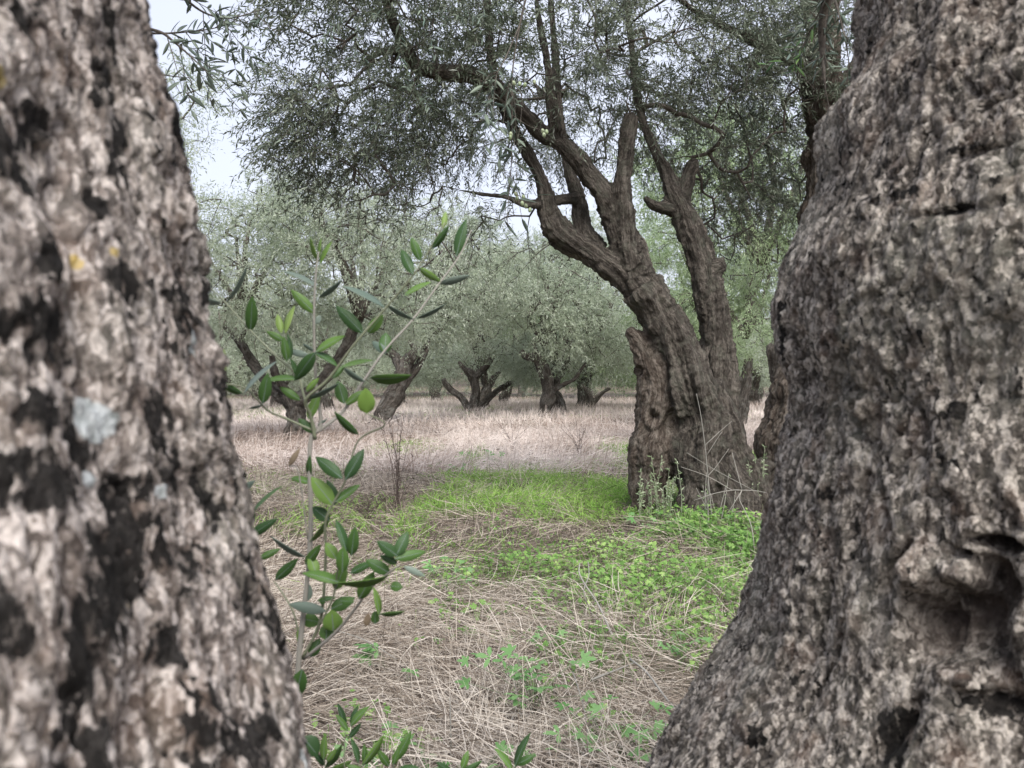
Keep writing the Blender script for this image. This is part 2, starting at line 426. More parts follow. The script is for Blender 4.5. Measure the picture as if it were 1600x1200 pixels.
# ------------------------------------------------------------------ the two big trunks the camera looks between
def big_trunk(name, label, C, table, mat, zlo, zhi, res, seed, plate, depth, black, bumps, lichen, seedtop):
    C = np.array(C, float); L = math.hypot(*C); phi = math.atan2(C[0], C[1])
    ys, xs = np.array(table, float).T
    zt, rt = [], []
    for py, px in zip(ys, xs):
        th = math.atan((px - 800) / FPX)
        r = L * abs(math.sin(phi - th))
        dt = math.sqrt(max(L * L - r * r, 1e-4)) * math.cos(th)
        zt.append(CAM_H + (600 - py) / FPX * dt); rt.append(r)
    zt, rt = np.array(zt)[::-1], np.array(rt)[::-1]
    # extend to the ground with a root flare and upward
    zt = np.concatenate([[-0.15, 0.0, 0.25], zt, [zhi + 0.5, 2.9]])
    rt = np.concatenate([[rt[0] * 1.75, rt[0] * 1.6, rt[0] * 1.28], rt, [rt[-1] * 0.92, rt[-1] * 0.8]])
    def rad_detail(z): return np.interp(z, zt, rt)
    zz = np.linspace(-0.15, 2.9, 600); k = np.hanning(61); k /= k.sum()
    rs = np.convolve(np.pad(rad_detail(zz), 30, mode='edge'), k, 'valid')
    def rad_base(z): return np.interp(z, zz, rs)
    face = math.atan2(-C[1], -C[0])              # angle towards the camera
    tside = face + (-1 if C[0] > 0 else 1) * (PI / 2 - 0.32)   # angle of the silhouette edge that shows
    rm = float(np.mean(rt[3:-2]))
    nd = int(rm * 2.8 / res)
    th = np.concatenate([face + np.linspace(-1.4, 1.4, nd), face + np.linspace(1.4, 2 * PI - 1.4, 62)[1:-1]])
    zs = np.concatenate([np.linspace(-0.15, zlo, 50)[:-1], np.linspace(zlo, zhi, int((zhi - zlo) / res * 0.85)), np.linspace(zhi, 2.9, 45)[1:]])
    TH, ZZ = np.meshgrid(th, zs); t = TH.ravel(); z = ZZ.ravel()
    ang = (t - tside + PI) % (2 * PI) - PI
    rb = rad_base(z) + (rad_detail(z) - rad_base(z)) * np.exp(-(ang / 0.5) ** 2)
    q = np.stack([np.cos(t) * rm, np.sin(t) * rm, z], 1)
    st = np.array([1, 1, 0.36])
    wq = q + 0.02 * np.stack([noise(q * 22, seed + 40), noise(q * 22, seed + 41), noise(q * 22, seed + 42)], 1)
    disp = 0.017 * fbm(q * np.array([7, 7, 3.2]), 3, seed)
    disp = disp + 0.011 * fbm(q * np.array([17, 17, 9]), 3, seed + 14)
    rd = ridged(wq * np.array([13, 13, 4.0]), 3, seed + 9)
    disp += 0.011 * (rd - 0.4)
    F1, F2, cid = worley(wq / plate * st, seed + 3)
    crack = smooth(0.0, 0.2, F2 - F1)
    rough = 0.45 + 0.75 * smooth(-0.35, 0.35, fbm(q * np.array([5, 5, 3]), 2, seed + 33))      # smooth ribs and rough areas
    disp += rough * (depth * 0.8 * (crack - 0.8) + depth * 0.8 * (cid - 0.5))
    fz = ridged(wq * np.array([11, 11, 1.7]), 2, seed + 35)
    disp -= 0.011 * smooth(0.72, 0.93, fz) * smooth(-0.4, 0.2, fbm(q * 6, 2, seed + 36))        # long upright fissures
    f1, f2, c2 = worley(wq / (plate * 0.42) * np.array([1, 1, 0.7]), seed + 5)
    disp += rough * (depth * 0.25 * (smooth(0, 0.3, f2 - f1) - 0.6) + depth * 0.35 * (c2 - 0.5))
    disp += depth * 0.5 * fbm(q * 130, 2, seed + 12)
    blk = np.zeros(len(t)); scar = np.zeros(len(t))
    def uv(px, py):
        """(angle, z) where the view ray through a pixel meets the trunk"""
        b = math.atan((px - 800) / FPX); r = rm
        dz = 1.0
        for _ in range(4):
            s = L * math.sin(phi - b); s = max(-r * 0.995, min(r * 0.995, s))
            dist = L * math.cos(phi - b) - math.sqrt(max(r * r - s * s, 1e-5))
            dep = dist * math.cos(b)
            zz_ = CAM_H + (600 - py) / FPX * dep
            r = float(rad_base(zz_))
        pt = np.array([dist * math.sin(b), dep]) - C
        return math.atan2(pt[1], pt[0]), zz_, dep, r
    WX = 0.2 * fbm(q * 40, 3, seed + 60, 0.6); WY = 0.2 * fbm(q * 40, 3, seed + 61, 0.6)
    BW = 1.0 * fbm(q * np.array([26, 26, 14]), 4, seed + 71, 0.7) + 0.3 * (cid - 0.5)
    hol = np.zeros(len(t))
    for (px, py, rx, ry, rot, dz, soft, sc) in bumps:
        a0, z0, dep, r = uv(px, py)
        da = ((t - a0 + PI) % (2 * PI) - PI) * -r; dzv = z - z0
        ca, sa = math.cos(rot), math.sin(rot)
        u = (da * ca + dzv * sa) / (rx / FPX * dep) + WX; v = (-da * sa + dzv * ca) / (ry / FPX * dep) + WY
        e = np.sqrt(u * u + v * v)
        k = 1 - smooth(1 - soft, 1 + soft * 0.4, e)
        if dz < 0:
            hol = np.maximum(hol, -dz * k); scar = np.maximum(scar, sc * k)
        else:
            disp = disp + dz * k
    disp = disp - hol
    for (px, py, rx, ry) in black:  # black colour patches; several lie along the carved cracks and holes
        a0, z0, dep, r = uv(px, py)
        da = ((t - a0 + PI) % (2 * PI) - PI) * r; dzv = z - z0
        e = np.sqrt((da / (rx / FPX * dep)) ** 2 + (dzv / (ry / FPX * dep)) ** 2)
        e = e + BW
        blk = np.maximum(blk, 1 - smooth(0.6, 1.45, e))
    sp = fbm(q * np.array([30, 30, 20]), 4, seed + 80, 0.6) + 0.3 * (cid - 0.5)
    blk = np.maximum(blk, smooth(0.06, 0.36, sp) * (0.95 if C[0] < 0 else 0.35))
    LW = fbm(q * 60, 3, seed + 90); lich = {'w': np.zeros(len(t)), 'y': np.zeros(len(t))}
    for (px, py, rx, ry, kind) in lichen:               # crusts of lichen, grown a little proud of the bark
        a0, z0, dep, r0 = uv(px, py)
        da = ((t - a0 + PI) % (2 * PI) - PI) * r0; dzv = z - z0
        e = np.sqrt((da / (rx / FPX * dep)) ** 2 + (dzv / (ry / FPX * dep)) ** 2) + 1.1 * LW
        k = 1 - smooth(0.75, 1.15, e); lich[kind] = np.maximum(lich[kind], k); disp = disp + 0.0006 * k; blk = blk * (1 - k)
    r = rb + disp
    V = np.stack([C[0] + np.cos(t) * r, C[1] + np.sin(t) * r, z], 1)
    nT, nZ = len(th), len(zs)
    ii = np.arange(nZ - 1)[:, None] * nT; jj = np.arange(nT)[None, :]; j2 = (jj + 1) % nT
    F = np.stack([ii + jj, ii + j2, ii + nT + j2, ii + nT + jj], -1).reshape(-1, 4)
    mb = MB(); mb.add(V, F, cell=np.clip(0.5 * cid + 0.5 * c2, 0, 1), black=blk, scar=scar, lich=lich['w'], lichy=lich['y'])
    top = (nZ - 1) * nT + np.arange(nT)                 # rounded, closed top where the limbs leave
    mb.add(np.array([[C[0], C[1], 3.05]]), np.zeros((0, 3), int))
    mb.f.append(np.stack([top, np.roll(top, -1), np.full(nT, len(V))], 1))
    root = empty('olive_tree', (C[0], C[1], 0), label, 'olive tree')
    org = (C[0], C[1], 0)
    link('trunk', mb.mesh('trunk', mat, org), root)
    return root, C, rt[-1]

left_table = [(0, 195), (70, 212), (150, 228), (250, 254), (330, 276), (400, 292), (480, 300), (540, 318), (600, 333), (680, 350),
              (760, 368), (840, 392), (920, 410), (1000, 428), (1080, 447), (1150, 460), (1200, 468)]
left_black = [(85, 190, 45, 25), (185, 320, 24, 22), (85, 400, 45, 45), (70, 500, 70, 45), (215, 440, 38, 34), (95, 645, 55, 30), (105, 750, 75, 42),
              (235, 770, 60, 28), (250, 850, 90, 42), (220, 920, 85, 45), (285, 640, 26, 42), (130, 1050, 34, 66), (345, 780, 16, 50),
              (20, 735, 40, 24), (190, 140, 22, 40), (118, 25, 12, 55), (20, 955, 40, 22), (390, 930, 22, 40), (100, 560, 50, 18), (330, 1130, 30, 60), (110, 1160, 30, 26)]
left_bumps = [(200, 140, 16, 34, 0.3, -0.012, 0.6, 0.0), (118, 25, 9, 50, 0.15, -0.012, 0.6, 0.0), (110, 215, 26, 14, 0.2, 0.010, 0.8, 0.0),
              (330, 560, 30, 30, 0, 0.008, 0.8, 0), (270, 640, 10, 90, 0.2, -0.007, 0.7, 0), (150, 560, 9, 120, 0.2, -0.008, 0.7, 0),
              (60, 900, 9, 120, 0.1, -0.008, 0.7, 0), (320, 950, 8, 110, 0.3, -0.008, 0.7, 0)]
left_lichen = [(200, 665, 40, 36, 'w'), (192, 752, 26, 20, 'w'), (303, 535, 13, 34, 'w'), (8, 118, 18, 16, 'y'), (203, 393, 11, 10, 'y'), (160, 410, 9, 8, 'y'),
               (298, 765, 13, 14, 'w'), (468, 1180, 14, 36, 'w'), (250, 955, 5, 5, 'y')]
right_table = [(0, 1352), (60, 1351), (130, 1345), (175, 1318), (200, 1276), (250, 1272), (300, 1280), (345, 1262), (385, 1235), (420, 1213), (470, 1206),
               (540, 1215), (600, 1232), (650, 1226), (700, 1213), (800, 1192), (900, 1178), (960, 1160), (1000, 1138), (1050, 1106), (1100, 1076), (1150, 1049), (1200, 1022)]
right_bumps = [(1450, 980, 50, 60, 0.15, -0.045, 0.8, 0.95), (1505, 965, 66, 68, -0.3, -0.045, 0.8, 0.95), (1550, 915, 34, 52, -0.4, -0.04, 0.8, 0.9), (1545, 925, 28, 60, -0.5, -0.035, 0.6, 0.6), (1398, 890, 13, 60, 0.5, -0.022, 0.7, 0.4),
               (1558, 850, 44, 14, 0.1, -0.045, 0.6, 0.9), (1503, 864, 14, 8, 0, -0.03, 0.6, 0.8), (1440, 895, 46, 44, 0.2, 0.02, 0.9, 0), (1500, 905, 34, 30, 0.2, 0.028, 0.9, 0),
               (1590, 985, 34, 60, -0.5, 0.016, 0.9, 0), (1480, 1056, 80, 14, 0.05, 0.010, 0.9, 0), (1395, 1140, 18, 70, 0.45, -0.018, 0.9, 0.1),
               (1560, 1105, 90, 20, -0.15, -0.018, 0.9, 0.1), (1330, 960, 30, 60, 0, 0.012, 0.9, 0), (1490, 330, 80, 6, 0.05, -0.010, 0.9, 0), (1540, 235, 60, 5, -0.05, -0.009, 0.9, 0),
               (1560, 160, 60, 5, 0.0, -0.009, 0.9, 0), (1460, 270, 6, 50, 0.1, -0.009, 0.9, 0), (1290, 265, 12, 12, 0, -0.02, 0.6, 0.4), (1230, 500, 12, 40, 0, -0.014, 0.6, 0.2), (1580, 470, 40, 30, 0, 0.01, 0.9, 0),
               (1290, 640, 14, 120, -0.1, 0.010, 0.9, 0), (1360, 700, 10, 140, 0.1, -0.008, 0.9, 0), (1300, 1000, 9, 120, 0.3, -0.010, 0.9, 0), (1340, 420, 10, 120, 0.1, -0.009, 0.9, 0), (1480, 560, 10, 100, -0.1, -0.009, 0.9, 0)]
right_black = [(1280, 770, 26, 16), (1250, 890, 16, 14), (1225, 520, 14, 50), (1500, 640, 20, 12), (1420, 300, 40, 9), (1480, 330, 46, 9), (1520, 230, 36, 8), (1300, 250, 14, 14), (1560, 850, 46, 12), (1390, 1160, 26, 40), (1540, 1110, 60, 14), (1150, 1150, 30, 30)]
right_lichen = [(1338, 985, 34, 30, 'w')]
rootL, CL, rL = big_trunk('olive_tree', 'blurred pinkish bark trunk close on the left, blotched with black and pale blue lichen',
                          (-0.50, 0.45), left_table, M_bark_left, 0.96, 1.64, 0.0021, 11, 0.010, 0.0042, left_black, left_bumps, left_lichen, 1)
rootR, CR, rR = big_trunk('olive_tree', 'massive grey-brown trunk filling the right edge, with a dark hollow scar low down',
                          (0.75, 0.95), right_table, M_bark_right, 0.74, 1.88, 0.0031, 23, 0.0125, 0.0052, right_black, right_bumps, [], 2)

# ------------------------------------------------------------------ trees
def remesh(mb, vox):
    me = mb.mesh('tmp', M_bark_main); o = link('tmp', me)
    md = o.modifiers.new('r', 'REMESH'); md.mode = 'VOXEL'; md.voxel_size = vox
    dg = bpy.context.evaluated_depsgraph_get(); ev = o.evaluated_get(dg); m2 = ev.to_mesh()
    V = np.empty(len(m2.vertices) * 3); m2.vertices.foreach_get('co', V); V = V.reshape(-1, 3)
    lp = np.empty(len(m2.loops), np.int32); m2.loops.foreach_get('vertex_index', lp)
    tt = np.empty(len(m2.polygons), np.int32); m2.polygons.foreach_get('loop_total', tt)
    assert (tt == 4).all()
    F = lp.reshape(-1, 4).copy()
    ev.to_mesh_clear(); bpy.data.objects.remove(o); bpy.data.meshes.remove(me)
    return V, F

def vnormals(V, F):
    n = np.cross(V[F[:, 2]] - V[F[:, 0]], V[F[:, 3]] - V[F[:, 1]])
    N = np.zeros_like(V)
    for k in range(4): np.add.at(N, F[:, k], n)
    return norm(N)

def woody(limbs, vox, seed, amp=1.0, holes=(), twist=0.6, flare=None):
    """limbs: list of (name, points(K,3), radii(K)); returns V, F, limb index per face"""
    mb = MB(); sk, skr, ski = [], [], []; fT, fU, fB, fS = [], [], [], []
    for li, (nm, pts, rad) in enumerate(limbs):
        c = np.hstack([np.asarray(pts, float), np.asarray(rad, float)[:, None]])
        ln = np.linalg.norm(np.diff(c[:, :3], axis=0), axis=1).sum()
        n = max(6, int(ln / 0.06)); q = catmull(c, n)
        rr = np.maximum(q[:, 3], 0.01) * (1 + 0.13 * noise(q[:, :3] * 4.5 + li * 7, seed + li))
        jit = np.stack([noise(q[:, :3] * 3.2 + k * 31 + li, seed + 50 + k) for k in range(3)], 1) * (rr * 0.2)[:, None]
        pp = q[:, :3] + jit
        add_tube(mb, pp, rr, 14)
        sk.append(pp); skr.append(rr); ski.append(np.full(len(pp), li))
        T = norm(np.gradient(pp, axis=0)); u = norm(np.cross(T[0], [0.3, 0.9, 0.2])); U = []
        for k in range(len(pp)):
            u = u - T[k] * np.dot(u, T[k]); u = u / np.linalg.norm(u); U.append(u)
        U = np.array(U); ss = np.concatenate([[0], np.cumsum(np.linalg.norm(np.diff(pp, axis=0), axis=1))])
        ph = ss * twist; U2 = U * np.cos(ph)[:, None] + np.cross(T, U) * np.sin(ph)[:, None]
        fT.append(T); fU.append(U2); fB.append(np.cross(T, U2)); fS.append(ss + li * 3.7)
    sk = np.concatenate(sk); skr = np.concatenate(skr); ski = np.concatenate(ski)
    V, F = remesh(mb, vox); V = relax(V, F, 2); N = vnormals(V, F)
    near = np.empty(len(V), int)
    for s in range(0, len(V), 8000):
        d = np.linalg.norm(V[s:s + 8000, None, :] - sk[None], axis=2) - skr[None] * 0.6
        near[s:s + 8000] = d.argmin(1)
    R = skr[near]
    k = np.clip(R / 0.25, 0.12, 1.0) * amp
    fT, fU, fB, fS = (np.concatenate(a) for a in (fT, fU, fB, fS))
    rel = V - sk[near]
    tw = np.stack([(rel * fU[near]).sum(1), (rel * fB[near]).sum(1), fS[near] + (rel * fT[near]).sum(1)], 1)
    D = k * (0.06 * fbm(V * 3.1, 3, seed) + 0.075 * (ridged(tw * np.array([5, 5, 0.6]), 3, seed + 4) - 0.5))
    D += np.clip(R / 0.12, 0.25, 1) * amp * (0.024 * (ridged(tw * np.array([17, 17, 2.6]), 3, seed + 6) - 0.5) + 0.024 * fbm(V * 22, 3, seed + 8))
    for (c, r, dep) in holes:
        e = np.linalg.norm(V - np.asarray(c), axis=1) / r + 0.2 * noise(V * 16, seed + 20)
        D += -dep * (1 - smooth(0.55, 1.0, e)) + 0.25 * dep * np.exp(-((e - 1.2) / 0.2) ** 2)
    V = V + N * D[:, None]
    return V, F, ski[near][F[:, 0]], tw

def grow(start, targets, rng, step=0.2, bend=0.15, up=0.0):
    """join every target point to the nearest existing wood; returns node positions, parents and chains"""
    maxn = len(start) + len(targets) * 30
    pos = np.zeros((maxn, 3)); par = np.full(maxn, -1); n = len(start); pos[:n] = start; n0 = n
    d0 = np.array([np.linalg.norm(start - t, axis=1).min() for t in targets])
    chains = []
    for ti in np.argsort(d0):
        t = targets[ti]
        d = np.linalg.norm(pos[:n] - t, axis=1)
        j = int(d.argmin())
        if d[j] < 0.06: continue
        L = d[j]; k = min(29, max(1, int(math.ceil(L / step))))
        s = np.linspace(0, 1, k + 1)[1:, None]
        off = rng.normal(0, bend * L, 3); off[2] += up * L
        path = pos[j] * (1 - s) + t * s + off * (s * (1 - s) * 2) + rng.normal(0, 0.012, (k, 3)) * (s < 1)
        ids = np.arange(n, n + k); pos[ids] = path; par[ids] = np.concatenate([[j], ids[:-1]])
        chains.append(np.concatenate([[j], ids])); n += k
    return pos[:n], par[:n], chains, n0

def pipe_radii(par, n0, r0, power=0.4):
    n = len(par); c = np.ones(n)
    for i in range(n - 1, n0 - 1, -1):
        if par[i] >= n0: c[par[i]] += c[i] * (1.0 if True else 0)
    return r0 * c ** power

def crown_parts(start, targets, rng, center, per_tip=5, nleaf=16, llen=0.062, lwid=0.013, tlen=(0.22, 0.5), r0=0.0026, step=0.2,
                droop=0.2, twig_sides=3, rmax_twig=0.008, tone_shift=0.0, up=0.05, bend=0.14, leafless=None, power=0.42):
    pos, par, chains, n0 = grow(start, targets, rng, step, bend, up)
    rad = pipe_radii(par, n0, r0, power)
    wood = MB()
    for ch in chains:
        p = pos[ch]; r = rad[ch].copy(); r[0] = min(r[0] if ch[0] >= n0 else r[1] * 1.15, r[1] * 1.2)
        if len(p) > 2: p2 = catmull(np.hstack([p, r[:, None]]), len(p) * 2 - 1)
        else: p2 = np.hstack([p, r[:, None]])
        add_tube(wood, p2[:, :3], np.maximum(p2[:, 3], r0 * 0.6), 5 if r.max() > 0.01 else 4, False)
    ids = np.arange(n0, len(pos)); ids = ids[rad[ids] < rmax_twig]
    base = np.repeat(pos[ids], per_tip, 0)
    outw = norm(base - np.asarray(center))
    pd = np.repeat(norm(pos[ids] - pos[par[ids]]), per_tip, 0)
    N = len(base)
    d = norm(outw * 0.45 + pd * 0.5 + rng.normal(0, 0.55, (N, 3)) + np.array([0, 0, 0.1]))
    L = rng.uniform(*tlen, N)
    K = 4; s = np.linspace(0, 1, K)
    sag = rng.uniform(0.1, 1.0, N) * droop
    T = base[:, None, :] + d[:, None, :] * (L[:, None] * s)[..., None]
    T[..., 2] -= (sag * L)[:, None] * s ** 2
    # twigs
    if twig_sides == 3:
        side = norm(np.cross(d, rng.normal(0, 1, (N, 3)))); side2 = norm(np.cross(d, side))
        a = np.arange(3) * 2 * PI / 3
        rr = (r0 * 0.75) * (1 - 0.6 * s)
        TT = T[:, [0, 2, 3]]; rr = rr[[0, 2, 3]]
        ring = TT[:, :, None, :] + rr[None, :, None, None] * (np.cos(a)[None, None, :, None] * side[:, None, None, :] + np.sin(a)[None, None, :, None] * side2[:, None, None, :])
        V = ring.reshape(-1, 3); b = (np.arange(N) * 9)[:, None, None] + (np.arange(2) * 3)[None, :, None]; j = np.arange(3)[None, None, :]; j2 = (j + 1) % 3
        F = np.stack([b + j, b + j2, b + 3 + j2, b + 3 + j], -1).reshape(-1, 4)
        wood.add(V, F)
    # leaves in opposite pairs
    nl = nleaf // 2
    u = (np.arange(nl) + 0.6) / nl; u = 0.12 + 0.88 * u
    x = u * (K - 1); i0 = np.minimum(x.astype(int), K - 2); fr = (x - i0)[None, :, None]
    LB = T[:, i0] * (1 - fr) + T[:, i0 + 1] * fr
    td = norm(T[:, i0 + 1] - T[:, i0])
    s1 = norm(np.cross(d, rng.normal(0, 1, (N, 3)))); s2 = np.cross(d, s1)
    LBs, LDs = [], []
    for sgn in (1, -1):
        w = np.where((np.arange(nl) % 2 == 0)[None, :, None], s1[:, None, :], s2[:, None, :]) * sgn
        ld = norm(td * rng.uniform(0.5, 1.1, (N, nl, 1)) + w * 0.8 + rng.normal(0, 0.22, (N, nl, 3)) - np.array([0, 0, 0.12]))
        LBs.append(LB.reshape(-1, 3)); LDs.append(ld.reshape(-1, 3))
    B = np.concatenate(LBs); D = np.concatenate(LDs)
    keep = rng.random(len(B)) > 0.12
    if leafless is not None: keep &= ~leafless(B)
    B, D = B[keep], D[keep]; n = len(B)
    nn = norm(rng.normal(0, 0.7, (n, 3)) + np.array([0, 0, 1]))
    cl = noise(B * 2.3, 77) * 0.22
    leaves = dict(base=B, d=D, n=nn, ln=rng.uniform(0.7, 1.2, n) * llen, wd=rng.uniform(0.8, 1.2, n) * lwid,
                  tone=np.clip(rng.beta(2, 2.4, n) + cl + tone_shift, 0, 1))
    return wood, leaves

def leaf_mesh(name, mats, ln=1.0, wid=0.31, curl=0.12, thick=0.012, seg=6):
    """a single leaf of unit length along +X, blade normal +Z, top and underside, keel and curl"""
    V, F, MI = [], [], []
    prof = lambda t: wid / 2 * (max(0.0, math.sin(PI * min(1, t ** 0.9))) ** 0.68) * (1 - 0.12 * t)
    ts = np.linspace(0, 1, seg + 1)
    for lay in (0, 1):
        for t in ts:
            w = max(prof(t), 0.006); zc = -curl * (t - 0.3) ** 2 - lay * thick
            for e in (-1, 0, 1):
                V.append((t * ln, e * w, zc + abs(e) * w * 0.28))
    o = 3 * (seg + 1)
    for k in range(seg):
        for e in (0, 1):
            a = k * 3 + e; F.append((a, a + 3, a + 4, a + 1)); MI.append(0)
            a += o; F.append((a, a + 1, a + 4, a + 3)); MI.append(1)
        a = k * 3; F.append((a, a + o, a + o + 3, a + 3)); MI.append(0)
        a = k * 3 + 2; F.append((a, a + 3, a + o + 3, a + o)); MI.append(0)
    o2 = len(V)                                     # raised midrib
    for t in ts[:-1]:
        zc = -curl * (t - 0.3) ** 2 + 0.006
        for e in (-1, 1): V.append((t * ln, e * 0.011 * (1 - 0.7 * t), zc))
    for k in range(seg - 1): F.append((o2 + 2 * k, o2 + 2 * k + 2, o2 + 2 * k + 3, o2 + 2 * k + 1)); MI.append(1)
    mb = MB(); mb.add(np.array(V), np.array(F)); return mb.mesh(name, mats, shade=True, mat_idx=MI)

def place_leaf(me, parent, base, d, n, ln, wscale=1.0, name='leaf'):
    """leaf object with its base at `base`, axis d, blade normal near n (world), parent at identity rotation"""
    d = Vector(d).normalized(); n = Vector(n); n = (n - d * n.dot(d)).normalized(); y = n.cross(d)
    from mathutils import Matrix
    o = link(name, me, parent)
    R = Matrix((d * ln, y * ln * wscale, n * ln)).transposed().to_4x4()
    loc = Vector(base) - (parent.location if parent is not None else Vector((0, 0, 0)))
    o.matrix_basis = Matrix.Translation(loc) @ R
    return o

def build_tree(label, base, limbs, vox, seed, mats, group=None, amp=1.0, holes=(), cat='olive tree', wood_ids=()):
    root = empty('olive_tree', base, label, cat, group)
    V, F, li, tw = woody(limbs, vox, seed, amp, holes)
    names = []
    for nm, _, _ in limbs:
        if nm not in names: names.append(nm)
    lab = np.array([names.index(l[0]) for l in limbs])[li]
    for k, nm in enumerate(names):
        fs = F[lab == k]
        if len(fs) == 0: continue
        used, inv = np.unique(fs, return_inverse=True)
        m = MB(); m.add(V[used], inv.reshape(-1, 4), gu=tw[used, 0], gv=tw[used, 1], gs=tw[used, 2])
        link(nm.split('#')[0], m.mesh(nm.split('#')[0], mats[1] if nm in wood_ids else mats[0], base), root)
    return root

def px_limb(name, pts, d0, wk=1.0):
    """limb from (px, py, half width px[, depth offset]) rows at distance d0"""
    p = []; r = []
    for q in pts:
        dd = d0 + (q[3] if len(q) > 3 else 0.0)
        p.append(P(q[0], q[1], dd)); r.append(q[2] / FPX * dd * wk)
    return (name, np.array(p), np.array(r))

def ellip(rng, px, py, d, rx, ry, rz, n, shell=0.35):
    u = norm(rng.normal(0, 1, (n, 3))); r = (shell + (1 - shell) * rng.random(n)) ** 0.6
    return P(px, py, d) + u * r[:, None] * np.array([rx, ry, rz])

# ---- the gnarled olive in the middle distance
D0 = 7.85
base_main = P(1105, 800, D0); base_main[2] = 0
main_limbs = [
    px_limb('trunk', [(1122, 835, 66), (1114, 790, 60), (1106, 730, 53), (1096, 670, 48), (1084, 612, 44), (1062, 549, 35), (1032, 495, 31), (1003, 452, 30)], D0),
    px_limb('trunk', [(1058, 830, 26, -0.1), (1085, 770, 24, -0.1), (1088, 700, 24, -0.05)], D0),
    px_limb('trunk', [(1180, 805, 30, 0.1), (1160, 730, 26, 0.1), (1130, 660, 24, 0.05), (1105, 600, 24)], D0),
    px_limb('trunk', [(1188, 820, 36, 0.2), (1184, 770, 34, 0.25), (1192, 720, 20, 0.3)], D0),
    px_limb('limb#1', [(1030, 482, 24), (985, 440, 23), (945, 408, 21), (905, 385, 20), (872, 360, 20), (857, 338, 18), (850, 300, 14), (838, 268, 13), (822, 238, 13), (803, 208, 12, -0.1), (785, 165, 9, -0.2), (768, 90, 7, -0.3), (763, 20, 6, -0.4), (755, -80, 5, -0.4), (740, -200, 4, -0.4)], D0),
    px_limb('limb#2', [(1010, 458, 28), (985, 400, 26), (968, 350, 23), (945, 305, 18), (922, 272, 16), (898, 242, 15), (872, 222, 14), (845, 208, 13, -0.1), (825, 186, 13, -0.2), (795, 158, 14, -0.3), (757, 128, 15, -0.4), (712, 112, 14, -0.5), (672, 108, 14, -0.6), (645, 98, 13, -0.7), (636, 80, 10, -0.8)], D0),
    px_limb('limb#3', [(640, 88, 11, -0.75), (624, 55, 9, -0.85), (612, 25, 8, -0.95), (600, -10, 8, -1.05), (570, -120, 6, -1.2), (540, -220, 4, -1.3)], D0),
    px_limb('limb#3', [(645, 85, 9, -0.7), (615, 78, 7, -0.8), (592, 82, 6, -0.9), (577, 94, 5, -0.95)], D0),
    px_limb('limb#4', [(985, 410, 20, -0.05), (975, 345, 17, -0.06), (972, 290, 15, -0.06), (976, 240, 15, -0.05), (982, 200, 14, -0.05), (987, 178, 13, -0.05)], D0),
    px_limb('limb#5', [(1130, 660, 24, 0.35), (1124, 590, 27, 0.4), (1120, 530, 27, 0.4), (1110, 465, 26, 0.4), (1098, 410, 22, 0.4), (1080, 365, 19, 0.4), (1064, 325, 18, 0.4), (1050, 298, 15, 0.4), (1040, 270, 13, 0.45), (1020, 230, 9, 0.5), (1000, 170, 7, 0.6), (985, 60, 6, 0.7), (975, -60, 5, 0.8)], D0),
    px_limb('limb#5', [(1060, 320, 18, 0.4), (1072, 292, 13, 0.4), (1075, 272, 11, 0.4), (1080, 258, 12, 0.4), (1090, 254, 8, 0.4)], D0),
    px_limb('limb#5', [(1052, 325, 14, 0.4), (1028, 322, 11, 0.38), (1014, 314, 8, 0.36), (1008, 306, 5, 0.36)], D0),
    px_limb('limb#5', [(1108, 425, 22, 0.4), (1126, 414, 15, 0.38), (1134, 410, 10, 0.36)], D0),
    px_limb('limb#6', [(930, 395, 18, 0.1), (912, 360, 14, 0.25), (906, 320, 13, 0.35), (897, 290, 11, 0.4), (888, 262, 9, 0.45), (876, 190, 7, 0.5), (868, 100, 6, 0.6), (860, 0, 5, 0.6), (850, -100, 4, 0.6)], D0),
    px_limb('limb#7', [(868, 205, 11, -0.05), (862, 160, 9, -0.1), (858, 120, 8, -0.15), (848, 62, 7, -0.2), (840, 10, 6, -0.25), (832, -80, 5, -0.3)], D0),
    px_limb('limb#8', [(905, 308, 9, 0.35), (870, 314, 8, 0.1), (825, 320, 7, -0.1), (790, 308, 5.5, -0.2), (752, 303, 4, -0.35), (706, 294, 2.6, -0.5), (660, 288, 2, -0.6), (618, 287, 1.6, -0.7)], D0),
    px_limb('hollow_shell', [(1020, 810, 34, 0.15), (1020, 740, 31, 0.12), (1024, 690, 33, 0.1), (1028, 640, 34, 0.08), (1022, 590, 27, 0.06), (1010, 555, 20, 0.05), (996, 532, 15, 0.05), (980, 516, 10, 0.05)], D0),
]
holes_main = [(P(1008, 618, D0 - 0.12), 0.07, 0.09), (P(1018, 655, D0 - 0.15), 0.09, 0.1), (P(1012, 690, D0 - 0.15), 0.05, 0.06), (P(1015, 478, D0 - 0.28), 0.09, 0.05),
              (P(1048, 470, D0 - 0.25), 0.06, 0.03), (P(1126, 580, D0 + 0.12), 0.06, 0.05), (P(1000, 580, D0), 0.06, 0.05), (P(1140, 770, D0 - 0.1), 0.14, 0.1)]
root_main = build_tree('gnarled old olive with twisted leaning trunk and wide overhanging crown in the middle distance', base_main, main_limbs, 0.0175, 31,
                       (M_bark_main, M_bark_wood), holes=holes_main, wood_ids=('hollow_shell',))
rng = np.random.default_rng(3)
start = []
for nm, pts, rad in main_limbs[4:16]:
    q = catmull(pts, 30); r = np.interp(np.linspace(0, 1, 30), np.linspace(0, 1, len(rad)), rad)
    start.append(q[(r < 0.125) & (q[:, 2] > 2.3)])
start = np.concatenate(start)
